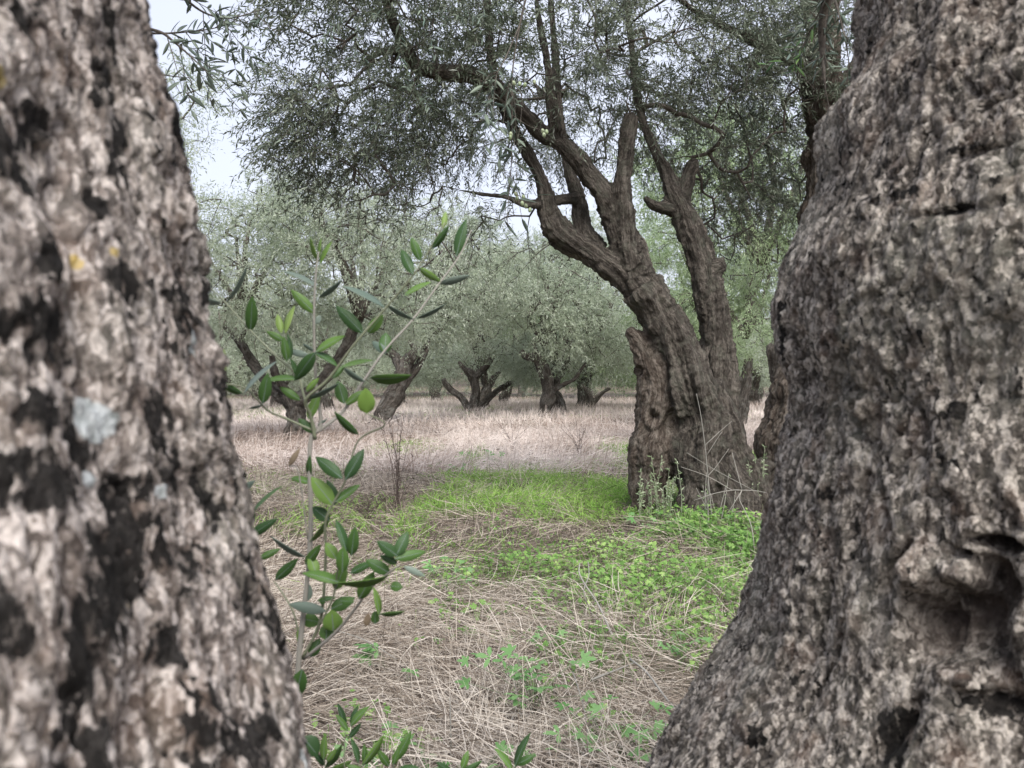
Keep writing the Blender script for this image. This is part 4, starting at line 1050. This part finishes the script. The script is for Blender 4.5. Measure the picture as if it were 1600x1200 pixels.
def leaf2(f, b, t, w, sc, kind='g', dz=0.0, parent=sap, dist=DS):
    """leaf from base pixel to tip pixel with apparent width w (crop pixels); the blade is rolled so it shows that width"""
    bp, tp = f(*b), f(*t); dep = dist + dz
    B = P(*bp, dep); lean = srng.uniform(-0.35, 0.35)
    T = P(*tp, dep); ax = T - B; L = np.linalg.norm(ax) * 1.2; ax = ax / np.linalg.norm(ax)
    ax = norm(ax + np.array([0, lean, 0])); L = L * math.sqrt(1 + lean * lean)
    ww = 1.18 * w / sc / FPX * dep; real = {'g': 0.31, 'd': 0.34, 'p': 0.27, 'l': 0.31, 'x': 0.31}[kind] * L
    cr_ = min(1.0, ww / max(real, 1e-6)); roll = math.acos(max(0.12, cr_)) * srng.choice([-1, 1])
    view = norm(np.array([0, 0, CAM_H]) - B); n0 = view - ax * np.dot(view, ax); n0 = norm(n0); s0 = np.cross(ax, n0)
    nn = n0 * math.cos(roll) + s0 * math.sin(roll)
    place_leaf(LEAF[kind], parent, B, ax, nn, L, max(1.0, ww / max(real, 1e-6)) if cr_ >= 1 else 1.0)
for b, t, w, k, dz in [
    ((705, 270), (670, 165), 20, 'l', 0.03), ((715, 280), (760, 175), 22, 'l', 0.03), ((710, 250), (715, 160), 16, 'l', 0.03), ((690, 545), (585, 440), 50, 'g', 0), ((700, 400), (565, 330), 22, 'p', 0.04),
    ((710, 460), (820, 390), 25, 'p', 0), ((690, 600), (712, 560), 30, 'p', 0.01), ((690, 750), (825, 675), 38, 'g', -.02), ((690, 750), (800, 805), 30, 'd', -.02), ((690, 750), (585, 880), 65, 'g', -.03), ((690, 745), (625, 710), 18, 'p', 0), ((660, 770), (550, 745), 34, 'p', .02),
    ((690, 750), (755, 695), 26, 'g', .02), ((540, 800), (530, 690), 42, 'g', -.02), ((525, 690), (450, 648), 35, 'g', -.02), ((510, 650), (485, 560), 35, 'l', -.02), ((530, 650), (555, 520), 30, 'l', -.02), ((555, 790), (540, 670), 26, 'g', 0),
    ((345, 640), (370, 490), 58, 'g', .04), ((50, 340), (25, 290), 30, 'l', .07), ((95, 365), (105, 260), 30, 'l', .07), ((190, 490), (50, 465), 30, 'p', .06), ((215, 490), (330, 340), 18, 'p', .06),
    ((180, 905), (195, 760), 50, 'l', -.06), ((300, 970), (180, 915), 35, 'g', -.05), ((310, 965), (430, 815), 22, 'p', -.05), ((410, 1025), (440, 890), 60, 'g', -.04), ((405, 1032), (340, 1050), 15, 'p', -.04),
    ((600, 890), (460, 890), 28, 'd', 0), ((610, 1005), (520, 945), 40, 'd', 0), ((600, 890), (575, 800), 26, 'g', 0), ((640, 960), (700, 900), 30, 'g', -.02), ((945, 650), (820, 525), 62, 'd', -.04), ((970, 650), (1040, 570), 55, 'g', -.04), ((1210, 335), (1150, 215), 52, 'g', -.07), ((1250, 265), (1210, 160), 45, 'd', -.07),
    ((1240, 300), (1335, 360), 36, 'g', -.07), ((1310, 200), (1390, 100), 35, 'g', -.08), ((1370, 90), (1380, 10), 28, 'l', -.08), ((1160, 450), (1280, 385), 25, 'g', -.06), ((830, 830), (960, 790), 22, 'g', -.02), ((840, 835), (940, 900), 25, 'p', -.02), ((1060, 510), (890, 415), 28, 'p', -.05), ((1070, 500), (1190, 570), 22, 'p', -.05),
    ((780, 890), (830, 830), 30, 'g', -.02), ((1440, 240), (1480, 70), 52, 'g', .09), ((1350, 385), (1485, 355), 35, 'p', .08), ((1230, 570), (1360, 510), 20, 'p', .06), ((1060, 760), (1060, 660), 62, 'g', .05), ((1070, 755), (1000, 700), 40, 'p', .05), ((980, 890), (1165, 890), 48, 'd', .03), ((850, 1030), (930, 965), 40, 'g', .01),
    ((845, 1025), (810, 920), 60, 'd', .01), ((965, 1078), (965, 965), 84, 'l', -.1), ((640, 1000), (790, 935), 22, 'p', -.02), ((650, 1105), (700, 990), 50, 'd', -.01), ((690, 1180), (620, 1115), 45, 'd', 0), ((920, 1190), (815, 1090), 38, 'g', -.08), ((700, 1140), (745, 1110), 12, 'p', 0)]:
    leaf2(c7, b, t, w, 3.404, k, dz)
for b, t, w, k, dz in [
    ((385, 235), (435, 150), 40, 'd', -.07), ((375, 230), (295, 170), 40, 'g', -.07), ((270, 245), (205, 230), 22, 'd', 0), ((265, 225), (268, 165), 18, 'd', 0), ((350, 310), (415, 262), 25, 'g', -.05), ((345, 320), (285, 240), 50, 'd', -.05), ((350, 320), (330, 250), 40, 'd', -.04),
    ((330, 370), (280, 335), 38, 'g', -.04), ((262, 450), (330, 370), 15, 'g', 0), ((250, 495), (145, 445), 15, 'p', 0), ((250, 520), (298, 460), 28, 'g', -.01), ((355, 500), (325, 455), 35, 'g', -.05), ((390, 480), (355, 390), 28, 'g', -.08), ((405, 490), (420, 405), 36, 'g', -.08), ((375, 545), (380, 470), 40, 'g', -.08),
    ((290, 555), (265, 500), 35, 'd', -.02), ((150, 570), (215, 510), 32, 'g', .02), ((370, 580), (265, 545), 32, 'd', -.06), ((350, 605), (380, 530), 40, 'g', -.05), ((400, 548), (470, 510), 25, 'g', -.07), ((535, 548), (470, 508), 38, 'd', -.1), ((430, 635), (475, 555), 42, 'g', -.08), ((560, 490), (505, 445), 36, 'g', -.12), ((555, 490), (585, 425), 38, 'd', -.12), ((550, 500), (635, 485), 32, 'g', -.12),
    ((560, 515), (512, 490), 24, 'g', -.11), ((580, 525), (640, 555), 20, 'p', -.12), ((530, 560), (400, 580), 20, 'd', -.1), ((320, 675), (215, 655), 34, 'p', -.02), ((335, 668), (400, 640), 40, 'd', -.03), ((240, 700), (290, 710), 42, 'd', 0), ((345, 742), (345, 680), 60, 'd', -.03), ((320, 772), (320, 728), 45, 'd', -.02), ((268, 828), (292, 780), 35, 'd', 0), ((240, 870), (215, 965), 48, 'd', -.01),
    ((535, 590), (570, 592), 30, 'd', -.1), ((500, 690), (490, 605), 20, 'g', -.1), ((500, 685), (570, 680), 14, 'g', -.1), ((455, 725), (460, 692), 22, 'x', -.08), ((485, 718), (485, 680), 26, 'd', -.09), ((242, 1095), (285, 1150), 60, 'd', -.05), ((196, 190), (225, 140), 18, 'x', -.02), ((320, 640), (300, 640), 20, 'd', -.02), ((290, 640), (340, 632), 16, 'd', 0),
    ((60, 425), (140, 375), 30, 'g', .04), ((15, 285), (75, 245), 25, 'p', .04), ((40, 300), (65, 375), 40, 'd', .04), ((95, 500), (150, 475), 22, 'd', .04), ((65, 355), (145, 270), 10, 'g', .04), ((260, 640), (262, 595), 24, 'p', 0), ((370, 640), (408, 640), 22, 'g', -.05), ((240, 790), (232, 745), 20, 'd', 0)]:
    leaf2(c8, b, t, w, 2.1425, k, dz)
stem([c8(20, 560), c8(40, 440), c8(30, 330), c8(20, 280)], 0.0012, 0.0007, M_stem, .04, .04, 'branch')

# low shoots at the foot of the sapling
DB = 1.25
for j, (bx, by, lvs) in enumerate([
    ((395, 1200), None, [((385, 1070), (365, 1000), 20), ((395, 1078), (360, 1030), 18), ((400, 1060), (450, 1000), 22), ((402, 1058), (420, 1005), 16), ((396, 1100), (430, 1060), 18)]),
    ((320, 1240), None, [((312, 1175), (315, 1100), 22), ((318, 1190), (290, 1150), 18), ((322, 1180), (350, 1140), 18), ((320, 1200), (370, 1130), 20), ((330, 1210), (395, 1180), 20)]),
    ((450, 1250), None, [((430, 1185), (408, 1120), 18), ((440, 1195), (500, 1120), 22), ((448, 1185), (450, 1130), 18), ((445, 1210), (400, 1190), 18)]),
    ((540, 1250), None, [((552, 1178), (596, 1098), 28), ((532, 1195), (502, 1140), 24), ((545, 1190), (560, 1140), 20), ((560, 1205), (620, 1190), 20)]),
    ((760, 1260), None, [((775, 1205), (792, 1155), 22), ((740, 1215), (700, 1180), 22), ((765, 1220), (830, 1190), 20)]),
    ((960, 1260), None, [((950, 1200), (990, 1100), 22), ((945, 1210), (900, 1150), 20), ((955, 1190), (1010, 1160), 24), ((940, 1220), (880, 1200), 22)])]):
    bb = P(*c8(*bx), DB); bb[2] = 0
    wh = ['beside the sapling foot, topmost of the low shoots', 'nearest the left trunk foot at the bottom edge', 'just right of the sapling foot at the bottom edge', 'with a tall upright leaf at the bottom edge',
          'with few dark leaves, bottom edge below the straw', 'with spread dark leaves at the bottom centre edge'][j]
    r_ = empty('olive_shoot', bb, 'low green olive shoot ' + wh, 'shoot', 'low olive shoots at the bottom edge')
    top = lvs[0][0]
    stem([tuple(bb), tuple(bb + (P(*c8(*bx), DB) - bb) * 0.6), c8(*bx), c8(*top)], 0.002, 0.001, M_stem, 0, 0, 'stem', r_, DB)
    for b, t, w in lvs:
        leaf2(c8, b, t, w, 2.1425, 'g' if srng.random() < 0.6 else 'd', srng.uniform(-.03, .03), r_, DB)

# ------------------------------------------------------------------ limbs and hanging sprays of the two near trees
def near_branch(root, pts, r0, r1, name='limb', mat=M_twig, sides=9):
    q = catmull(np.array(pts), len(pts) * 6); n = len(q)
    rr = np.linspace(r0, r1, n) * (1 + 0.12 * noise(q * 9, 3))
    mb = MB(); add_tube(mb, q, rr, sides)
    return link(name, mb.mesh(name, mat, tuple(root.location)), root), q

def spray(root, q, n_twig, rng, tl=(0.18, 0.4), ll=0.06, drop=0.5, start=0.3, kind=None, maxleaf=170, step=0.026):
    """leafy twigs along a branch, every leaf an object"""
    cnt = 0
    for k in range(n_twig):
        u = start + (1 - start) * (k + rng.random()) / n_twig; i = min(len(q) - 2, int(u * (len(q) - 1)))
        d = norm(norm(q[i + 1] - q[i]) * 0.5 + rng.normal(0, 0.5, 3) + np.array([0, 0, -drop * rng.random()]))
        L = rng.uniform(*tl); p = [q[i], q[i] + d * L * 0.5 + np.array([0, 0, -0.02]), q[i] + d * L + np.array([0, 0, -0.12 * drop])]
        _, t = near_branch(root, p, 0.0018, 0.0008, 'twig', M_twig, 5)
        m = max(4, int(L / step)); s1 = norm(np.cross(d, rng.normal(0, 1, 3))); s2 = np.cross(d, s1)
        for j in range(m):
            x = (j + 1) / m * (len(t) - 1); b = t[int(x)]
            w = s1 if j % 2 else s2
            for sg in (1, -1):
                if cnt >= maxleaf or rng.random() < 0.15: continue
                ld = norm(d * 0.8 + w * sg * 0.75 + rng.normal(0, 0.2, 3))
                place_leaf(kind or LEAF_SPRAY, root, b, ld, rng.normal(0, 0.6, 3) + np.array([0, -0.4, 0.8]), ll * rng.uniform(0.75, 1.15)); cnt += 1
    return cnt
rng = np.random.default_rng(44)
tL = np.array([CL[0], CL[1], 2.75])
_, q1 = near_branch(rootL, [tL, tL + [-0.15, 0.35, 0.5], tL + [-0.1, 1.0, 0.75], P(190, -130, 2.6), P(205, 0, 2.7), P(212, 60, 2.75), P(222, 150, 2.8)], 0.06, 0.004, 'limb', M_twig)
_, q2 = near_branch(rootL, [P(210, 40, 2.72), P(250, 50, 2.7), P(270, 64, 2.7), P(300, 90, 2.7), P(318, 108, 2.7)], 0.006, 0.0015, 'branch')
_, q3 = near_branch(rootL, [P(208, 50, 2.75), P(260, 52, 2.9), P(330, 45, 3.0), P(380, 30, 3.1)], 0.004, 0.0012, 'branch')
_, q4 = near_branch(rootL, [P(225, -60, 2.6), P(280, -10, 2.7), P(320, 20, 2.8), P(360, 28, 2.9), P(410, 15, 3.0)], 0.006, 0.0015, 'branch')
_, q5 = near_branch(rootL, [P(215, 80, 2.75), P(232, 110, 2.75), P(262, 118, 2.7), P(300, 122, 2.7)], 0.004, 0.001, 'branch')
_, q6 = near_branch(rootL, [P(219, 120, 2.78), P(222, 150, 2.75), P(235, 180, 2.7), P(243, 215, 2.7)], 0.004, 0.001, 'branch')
spray(rootL, q2, 8, rng, (0.08, 0.2), 0.062, 0.4, 0.3, maxleaf=70); spray(rootL, q4, 9, rng, (0.1, 0.26), 0.06, 0.3, 0.2, maxleaf=80)
spray(rootL, q3, 5, rng, (0.08, 0.2), 0.055, 0.3, 0.3, maxleaf=40); spray(rootL, q6, 4, rng, (0.06, 0.12), 0.03, 0.3, 0.3, maxleaf=6)
tR = np.array([CR[0], CR[1], 2.75])
_, qm = near_branch(rootR, [tR, tR + [0.1, 0.7, 0.6], P(1200, -260, 2.9), P(1000, -240, 3.1), P(860, -140, 3.2), P(824, -20, 3.2)], 0.14, 0.012, 'limb', M_twig)
_, h1 = near_branch(rootR, [P(826, -20, 3.2), P(812, 40, 3.2), P(801, 110, 3.2), P(800, 180, 3.2), P(799, 250, 3.2), P(796, 300, 3.2)], 0.004, 0.0012, 'branch')
_, h2 = near_branch(rootR, [P(812, 40, 3.2), P(790, 90, 3.15), P(770, 130, 3.1), P(752, 195, 3.1)], 0.003, 0.0009, 'branch')
_, h3 = near_branch(rootR, [P(800, 130, 3.2), P(815, 150, 3.2), P(812, 200, 3.2), P(806, 230, 3.2)], 0.002, 0.0009, 'branch')
spray(rootR, h1, 11, rng, (0.07, 0.17), 0.062, 0.9, 0.35, maxleaf=90); spray(rootR, h2, 7, rng, (0.06, 0.15), 0.062, 0.8, 0.4, maxleaf=60)
_, g1 = near_branch(rootR, [tR + [-0.05, 0.3, 0.1], P(1360, -200, 2.6), P(1310, -60, 3.2), P(1285, 40, 3.4), P(1290, 150, 3.4)], 0.06, 0.002, 'limb', M_twig)
_, g2 = near_branch(rootR, [P(1300, -20, 3.3), P(1260, 60, 3.4), P(1238, 110, 3.4)], 0.004, 0.001, 'branch')
_, g3 = near_branch(rootR, [P(1300, -20, 3.3), P(1320, 60, 3.2), P(1330, 120, 3.2)], 0.004, 0.001, 'branch')
LEAF_FRESH = leaf_mesh('leaf', [M_leaf_top, M_leaf_pale], wid=0.23, seg=4)
spray(rootR, g1, 12, rng, (0.1, 0.25), 0.06, 0.3, 0.55, LEAF_SPRAY, 90); spray(rootR, g2, 7, rng, (0.08, 0.18), 0.055, 0.3, 0.2, LEAF_FRESH, 40); spray(rootR, g3, 6, rng, (0.08, 0.18), 0.055, 0.3, 0.2, LEAF_SPRAY, 50)
# pale green olives on the hanging sprays
ol = MB(); a = np.linspace(0, PI, 7); prof = np.stack([np.sin(a) * 0.0075, -np.cos(a) * 0.0105], 1)
th = np.arange(8) * PI / 4; V = np.stack([prof[:, 0][:, None] * np.cos(th), prof[:, 0][:, None] * np.sin(th), np.repeat(prof[:, 1][:, None], 8, 1)], -1).reshape(-1, 3)
ii = np.arange(6)[:, None] * 8; jj = np.arange(8)[None]; ol.add(V, np.stack([ii + jj, ii + (jj + 1) % 8, ii + 8 + (jj + 1) % 8, ii + 8 + jj], -1).reshape(-1, 4))
OLIVE = ol.mesh('olive', M_olive)
for (px, py) in [(848, 205), (854, 206), (850, 211), (790, 205), (798, 210), (803, 130), (812, 131), (820, 133), (808, 310), (816, 318), (822, 322), (806, 303), (818, 308), (828, 328), (797, 215), (835, 128)]:
    p = P(px, py, 3.2 + rng.uniform(-.05, .05)); o = link('olive', OLIVE, rootR); o.location = Vector(p) - rootR.location
    o.rotation_euler = (rng.uniform(-.4, .4), rng.uniform(-.4, .4), 0)
_, h4 = near_branch(rootR, [P(800, 180, 3.2), P(825, 196, 3.2), P(845, 203, 3.2), P(851, 206, 3.2)], 0.0016, 0.0008, 'twig')
_, h5 = near_branch(rootR, [P(797, 290, 3.2), P(804, 300, 3.2), P(818, 312, 3.2), P(828, 326, 3.2)], 0.0016, 0.0008, 'twig')
_, h6 = near_branch(rootR, [P(802, 110, 3.2), P(812, 122, 3.2), P(836, 126, 3.2)], 0.0016, 0.0008, 'twig')

# ------------------------------------------------------------------ weeds, dead stems and stalks
def multi_stem(name, label, cat, base, stems, mat, group=None, leaves=None, leafmat=None, sides=5):
    root = empty(name, base, label, cat, group)
    for (pts, r0, r1) in stems:
        q = catmull(np.array(pts), max(4, len(pts) * 3)); mb = MB(); add_tube(mb, q, np.linspace(r0, r1, len(q)), sides, True, tone=rng.random())
        link('stem', mb.mesh('stem', mat, tuple(base)), root)
    return root

def dead_weed(label, px, py, hpx, wpx, n, seed, knobs=True):
    r = np.random.default_rng(seed); b = G(px, py); d = b[1]; h = hpx / FPX * d; w = wpx / FPX * d
    root = empty('dead_weed', b, label, 'dead weed', 'dead twiggy weeds')
    for k in range(n):
        a = r.uniform(0, 6.28); e = np.array([math.cos(a) * w * r.random(), math.sin(a) * w * 0.6 * r.random(), h * r.uniform(0.4, 1)])
        p0 = b + np.array([r.normal(0, 0.02), r.normal(0, 0.02), 0])
        q = catmull(np.array([p0, b + e * np.array([0.25, 0.25, 0.5]) + r.normal(0, 0.015, 3), b + e + r.normal(0, 0.02, 3)]), 9)
        mb = MB(); add_tube(mb, q, np.linspace(0.0035, 0.0015, 9), 4, True, tone=r.random())
        for j in range(3, 9):
            for _ in range(2):
                if r.random() < 0.3: continue
                tip = q[j] + r.normal(0, 1, 3) * 0.022 + np.array([0, 0, 0.015])
                add_tube(mb, np.array([q[j], (q[j] + tip) / 2, tip]), [0.0016, 0.0028, 0.0022], 4, True, tone=r.random() * 0.6)
        link('stem', mb.mesh('stem', M_darkstem, tuple(b)), root)
dead_weed('upright dark seed-stemmed dead weed right of the sapling', 622, 800, 150, 34, 14, 1)
dead_weed('low dark tangled dead weed left of the yellow-green grass', 575, 812, 52, 80, 18, 2)
dead_weed('small dark dead weed in the middle of the yellow-green grass', 805, 780, 28, 50, 12, 3)
dead_weed('thin dark dead weed far out in the straw before the hooked olive', 800, 705, 60, 40, 9, 4)
dead_weed('grey dead weed in the straw left of the gnarled olive trunk', 905, 720, 70, 45, 12, 5)
dead_weed('dead weed beside the foot of the split leaning olive', 690, 690, 40, 50, 10, 6)

def sucker(label, px, py, w, h, n, seed, dist, leafy=0.7):
    r = np.random.default_rng(seed); b = P(px, py, dist); b[2] = 0
    root = empty('olive_sucker', b, label, 'sucker', 'suckers at the foot of the gnarled olive')
    lm = MB(); sm = []
    for k in range(n):
        x0 = r.uniform(-w, w) / FPX * dist; hh = h * r.uniform(0.55, 1) / FPX * dist
        p0 = b + np.array([x0, r.normal(0, 0.06), 0]); p1 = p0 + np.array([r.normal(0, 0.05), r.normal(0, 0.04), hh])
        q = catmull(np.array([p0, (p0 + p1) / 2 + r.normal(0, 0.015, 3), p1]), 10); mb = MB(); add_tube(mb, q, np.linspace(0.005, 0.002, 10), 5, True, tone=r.random())
        link('stem', mb.mesh('stem', M_stem_grey if leafy < 0.5 else M_stem, tuple(b)), root)
        m = int(leafy * 34)
        t = r.uniform(0.35, 1, m) * 9; i0 = np.minimum(t.astype(int), 8); B = q[i0] + (q[i0 + 1] - q[i0]) * (t - i0)[:, None]
        if m: leaf_quads(lm, B, norm(r.normal(0, 0.7, (m, 3)) + [0, 0, 0.35]), norm(r.normal(0, 1, (m, 3)) + [0, -.6, .6]), r.uniform(0.025, 0.05, m), r.uniform(0.009, 0.015, m), r.random(m))
    if lm.n:
        o = link('foliage', lm.mesh('foliage', M_leaf_green, tuple(b), False), root); o['kind'] = 'stuff'
sucker('leafy grey-green suckers in front of the hollow side of the gnarled trunk', 1030, 800, 34, 120, 16, 1, 7.35, 0.8)
sucker('bare pale suckers bundled against the front of the gnarled trunk', 1120, 815, 18, 100, 9, 2, 7.3, 0.12)
sucker('green suckers in the cleft between the gnarled trunk and the pitted trunk', 1186, 790, 12, 130, 7, 3, 7.75, 0.8)

b = G(1180, 872); dd = b[1]
Q = lambda x, y, o=0.0: P(940 + x / 5.333, 600 + y / 5.333, dd + o)
star = [([tuple(b), tuple(Q(1250, 1195)), tuple(Q(1190, 1050)), tuple(Q(1150, 960)), tuple(Q(1168, 885))], 0.004, 0.003)]
J = Q(1170, 885)
for tgt in ([(1130, 730), (1088, 572)], [(1270, 888), (1370, 905)], [(1085, 885), (930, 915), (770, 970)], [(1100, 1000), (1040, 1090)]):
    star.append(([J] + [Q(*t, 0.03 * k) for k, t in enumerate(tgt)], 0.0035, 0.002))
star.append(([Q(1090, 886), Q(885, 770), Q(660, 690)], 0.0026, 0.0018)); star.append(([Q(1270, 888), Q(940, 712), Q(710, 572)], 0.0026, 0.0018))
multi_stem('dry_stalk', 'star-shaped dry white stalk in front of the gnarled trunk base', 'dry stalk', b, star, M_stem_grey, 'pale dry stalks')
b = P(1112, 815, 7.25); b[2] = 0
Q = lambda x, y: P(940 + x / 5.333, 600 + y / 5.333, 7.2)
multi_stem('dry_stalk', 'tall pale branching stalk standing against the gnarled trunk', 'dry stalk', b,
           [([tuple(b), Q(915, 1080), Q(880, 700), Q(860, 500), Q(825, 250), Q(790, 80)], 0.005, 0.0025), ([Q(882, 770), Q(960, 680), Q(1060, 540)], 0.003, 0.0015), ([Q(878, 590), Q(1000, 400)], 0.003, 0.0015), ([Q(862, 510), Q(980, 400), Q(1085, 310)], 0.003, 0.0015)], M_stem_grey, 'pale dry stalks')
def dry_stalk(label, pts, r=0.004, lift=0.03):
    p = []
    for q in pts:
        g_ = G(q[0], q[1]); h = q[2] if len(q) > 2 else lift
        d = (CAM_H - h) * FPX / (q[1] - 600.0); p.append(np.array([(q[0] - 800) / FPX * d, d, h]))
    b = p[0].copy(); b[2] = 0
    multi_stem('dry_stalk', label, 'dry stalk', b, [(p, r, r * 0.6)], M_stem_grey, 'pale dry stalks')
dry_stalk('pale kinked stalk rising out of the lobed-leaf weeds', [(960, 1000, 0.02), (935, 945, 0.12), (915, 915, 0.2), (905, 895, 0.26), (906, 880, 0.3)], 0.006)
dry_stalk('second pale kinked stalk tip among the lobed-leaf weeds', [(925, 960, 0.05), (912, 925, 0.18), (920, 900, 0.24), (919, 878, 0.3)], 0.004)
dry_stalk('long grey fallen stick pointing at the right trunk foot', [(985, 1030), (1010, 1050), (1040, 1090), (1068, 1122)], 0.0055, 0.1)
dry_stalk('grey fallen stick slanting left in the straw at lower centre', [(925, 1062), (960, 1048), (990, 1036)], 0.005, 0.1)
dry_stalk('bleached straw stalk upright beside the right trunk foot', [(1040, 1165, 0.05), (1040, 1130, 0.16)], 0.005)
dry_stalk('pale straw stalk curving through the straw at lower centre', [(895, 1050, 0.08), (905, 1080, 0.1), (915, 1120, 0.1), (920, 1180, 0.08)], 0.003)
dry_stalk('thin straw stalk lying across the lower left straw', [(525, 985, 0.1), (570, 1000, 0.1), (620, 1030, 0.1)], 0.003)
dry_stalk('upright reddish straw stalk at the lower middle', [(705, 1175, 0.02), (704, 1130, 0.12), (703, 1090, 0.2)], 0.0032)

# broad-leaved and lobed herbs that stand alone
def lobed_leaf(name, lobes=5):
    V, F = [(0, 0, 0)], []
    for k in range(lobes):
        a = (k - (lobes - 1) / 2) * (4.0 / lobes); L = 0.95 - 0.16 * abs(k - (lobes - 1) / 2); w = 0.2
        c, s_ = math.cos(a), math.sin(a); o = len(V)
        for (u, v, zz) in ((0.45, -w, 0.05), (0.62, -w * 0.75, 0.04), (0.75, -w * 0.9, 0.05), (1.0, 0, -0.04), (0.75, w * 0.9, 0.05), (0.62, w * 0.75, 0.04), (0.45, w, 0.05), (0.62, 0, 0.0)):
            u, v = u * L, v * L; V.append((u * c - v * s_, u * s_ + v * c, zz))
        m = o + 7; F += [(0, o, m), (o, o + 1, m), (o + 1, o + 2, m), (o + 2, o + 3, m), (o + 3, o + 4, m), (o + 4, o + 5, m), (o + 5, o + 6, m), (o + 6, 0, m)]
    mb = MB(); mb.add(np.array(V), np.array(F)); return mb.mesh(name, M_herb, shade=True)
HERB = [lobed_leaf('leaf', 5), lobed_leaf('leaf', 3)]
def herb(label, px, py, n, size, hgt, seed, spread=0.06, group='single green herbs in the straw'):
    r = np.random.default_rng(seed); b = G(px, py)
    root = empty('green_herb', b, label, 'herb', group)
    for k in range(n):
        a = r.uniform(0, 6.28); s = spread * math.sqrt(r.random()) * 1.6; h = hgt * r.uniform(0.5, 1.1)
        tip = b + np.array([math.cos(a) * s, math.sin(a) * s, h])
        q = catmull(np.array([b + r.normal(0, 0.008, 3) * [1, 1, 0], b + (tip - b) * [0.4, 0.4, 0.6], tip]), 6); mb = MB(); add_tube(mb, q, np.full(6, 0.0016), 4, True, tone=r.random())
        link('stem', mb.mesh('stem', M_stem, tuple(b)), root)
        place_leaf(HERB[k % 2], root, tip, np.array([math.cos(a), math.sin(a), 0.1]), r.normal(0, 0.25, 3) + [0, -0.45, 1], size * r.uniform(0.7, 1.2))
herb('pale broad-leaved herb alone in the straw right of the sapling', 606, 1045, 3, 0.085, 0.09, 1, 0.05)
herb('small pale herb just below the broad-leaved one', 636, 1075, 2, 0.05, 0.06, 2, 0.03)
herb('grass-green herb tuft beside the sapling leaves', 700, 930, 16, 0.05, 0.2, 3, 0.1)
herb('lobed herb clump at lower centre of the straw', 835, 1115, 26, 0.055, 0.22, 4, 0.17)
herb('lobed herb clump at the bottom near the right trunk foot', 955, 1200, 26, 0.05, 0.16, 5, 0.15)
herb('lobed herb at the bottom right of the low shoots', 745, 1235, 9, 0.05, 0.12, 6, 0.1)
herb('small lobed herb above the fallen stick by the right trunk', 1065, 1035, 9, 0.05, 0.12, 7, 0.1)
herb('little green herb out in the straw field left of centre', 750, 728, 22, 0.09, 0.2, 8, 0.22)
herb('faint green herb further left in the straw field', 697, 742, 14, 0.08, 0.14, 9, 0.16)
herb('yellowish herb by the left edge of the lobed-leaf weeds', 860, 1020, 8, 0.045, 0.1, 10, 0.06)
herb('dark leafy herb clump at the very foot of the gnarled trunk', 1085, 838, 50, 0.06, 0.17, 11, 0.38)
herb('lobed herb at bottom left of the low shoots', 620, 1230, 10, 0.05, 0.12, 12, 0.12)
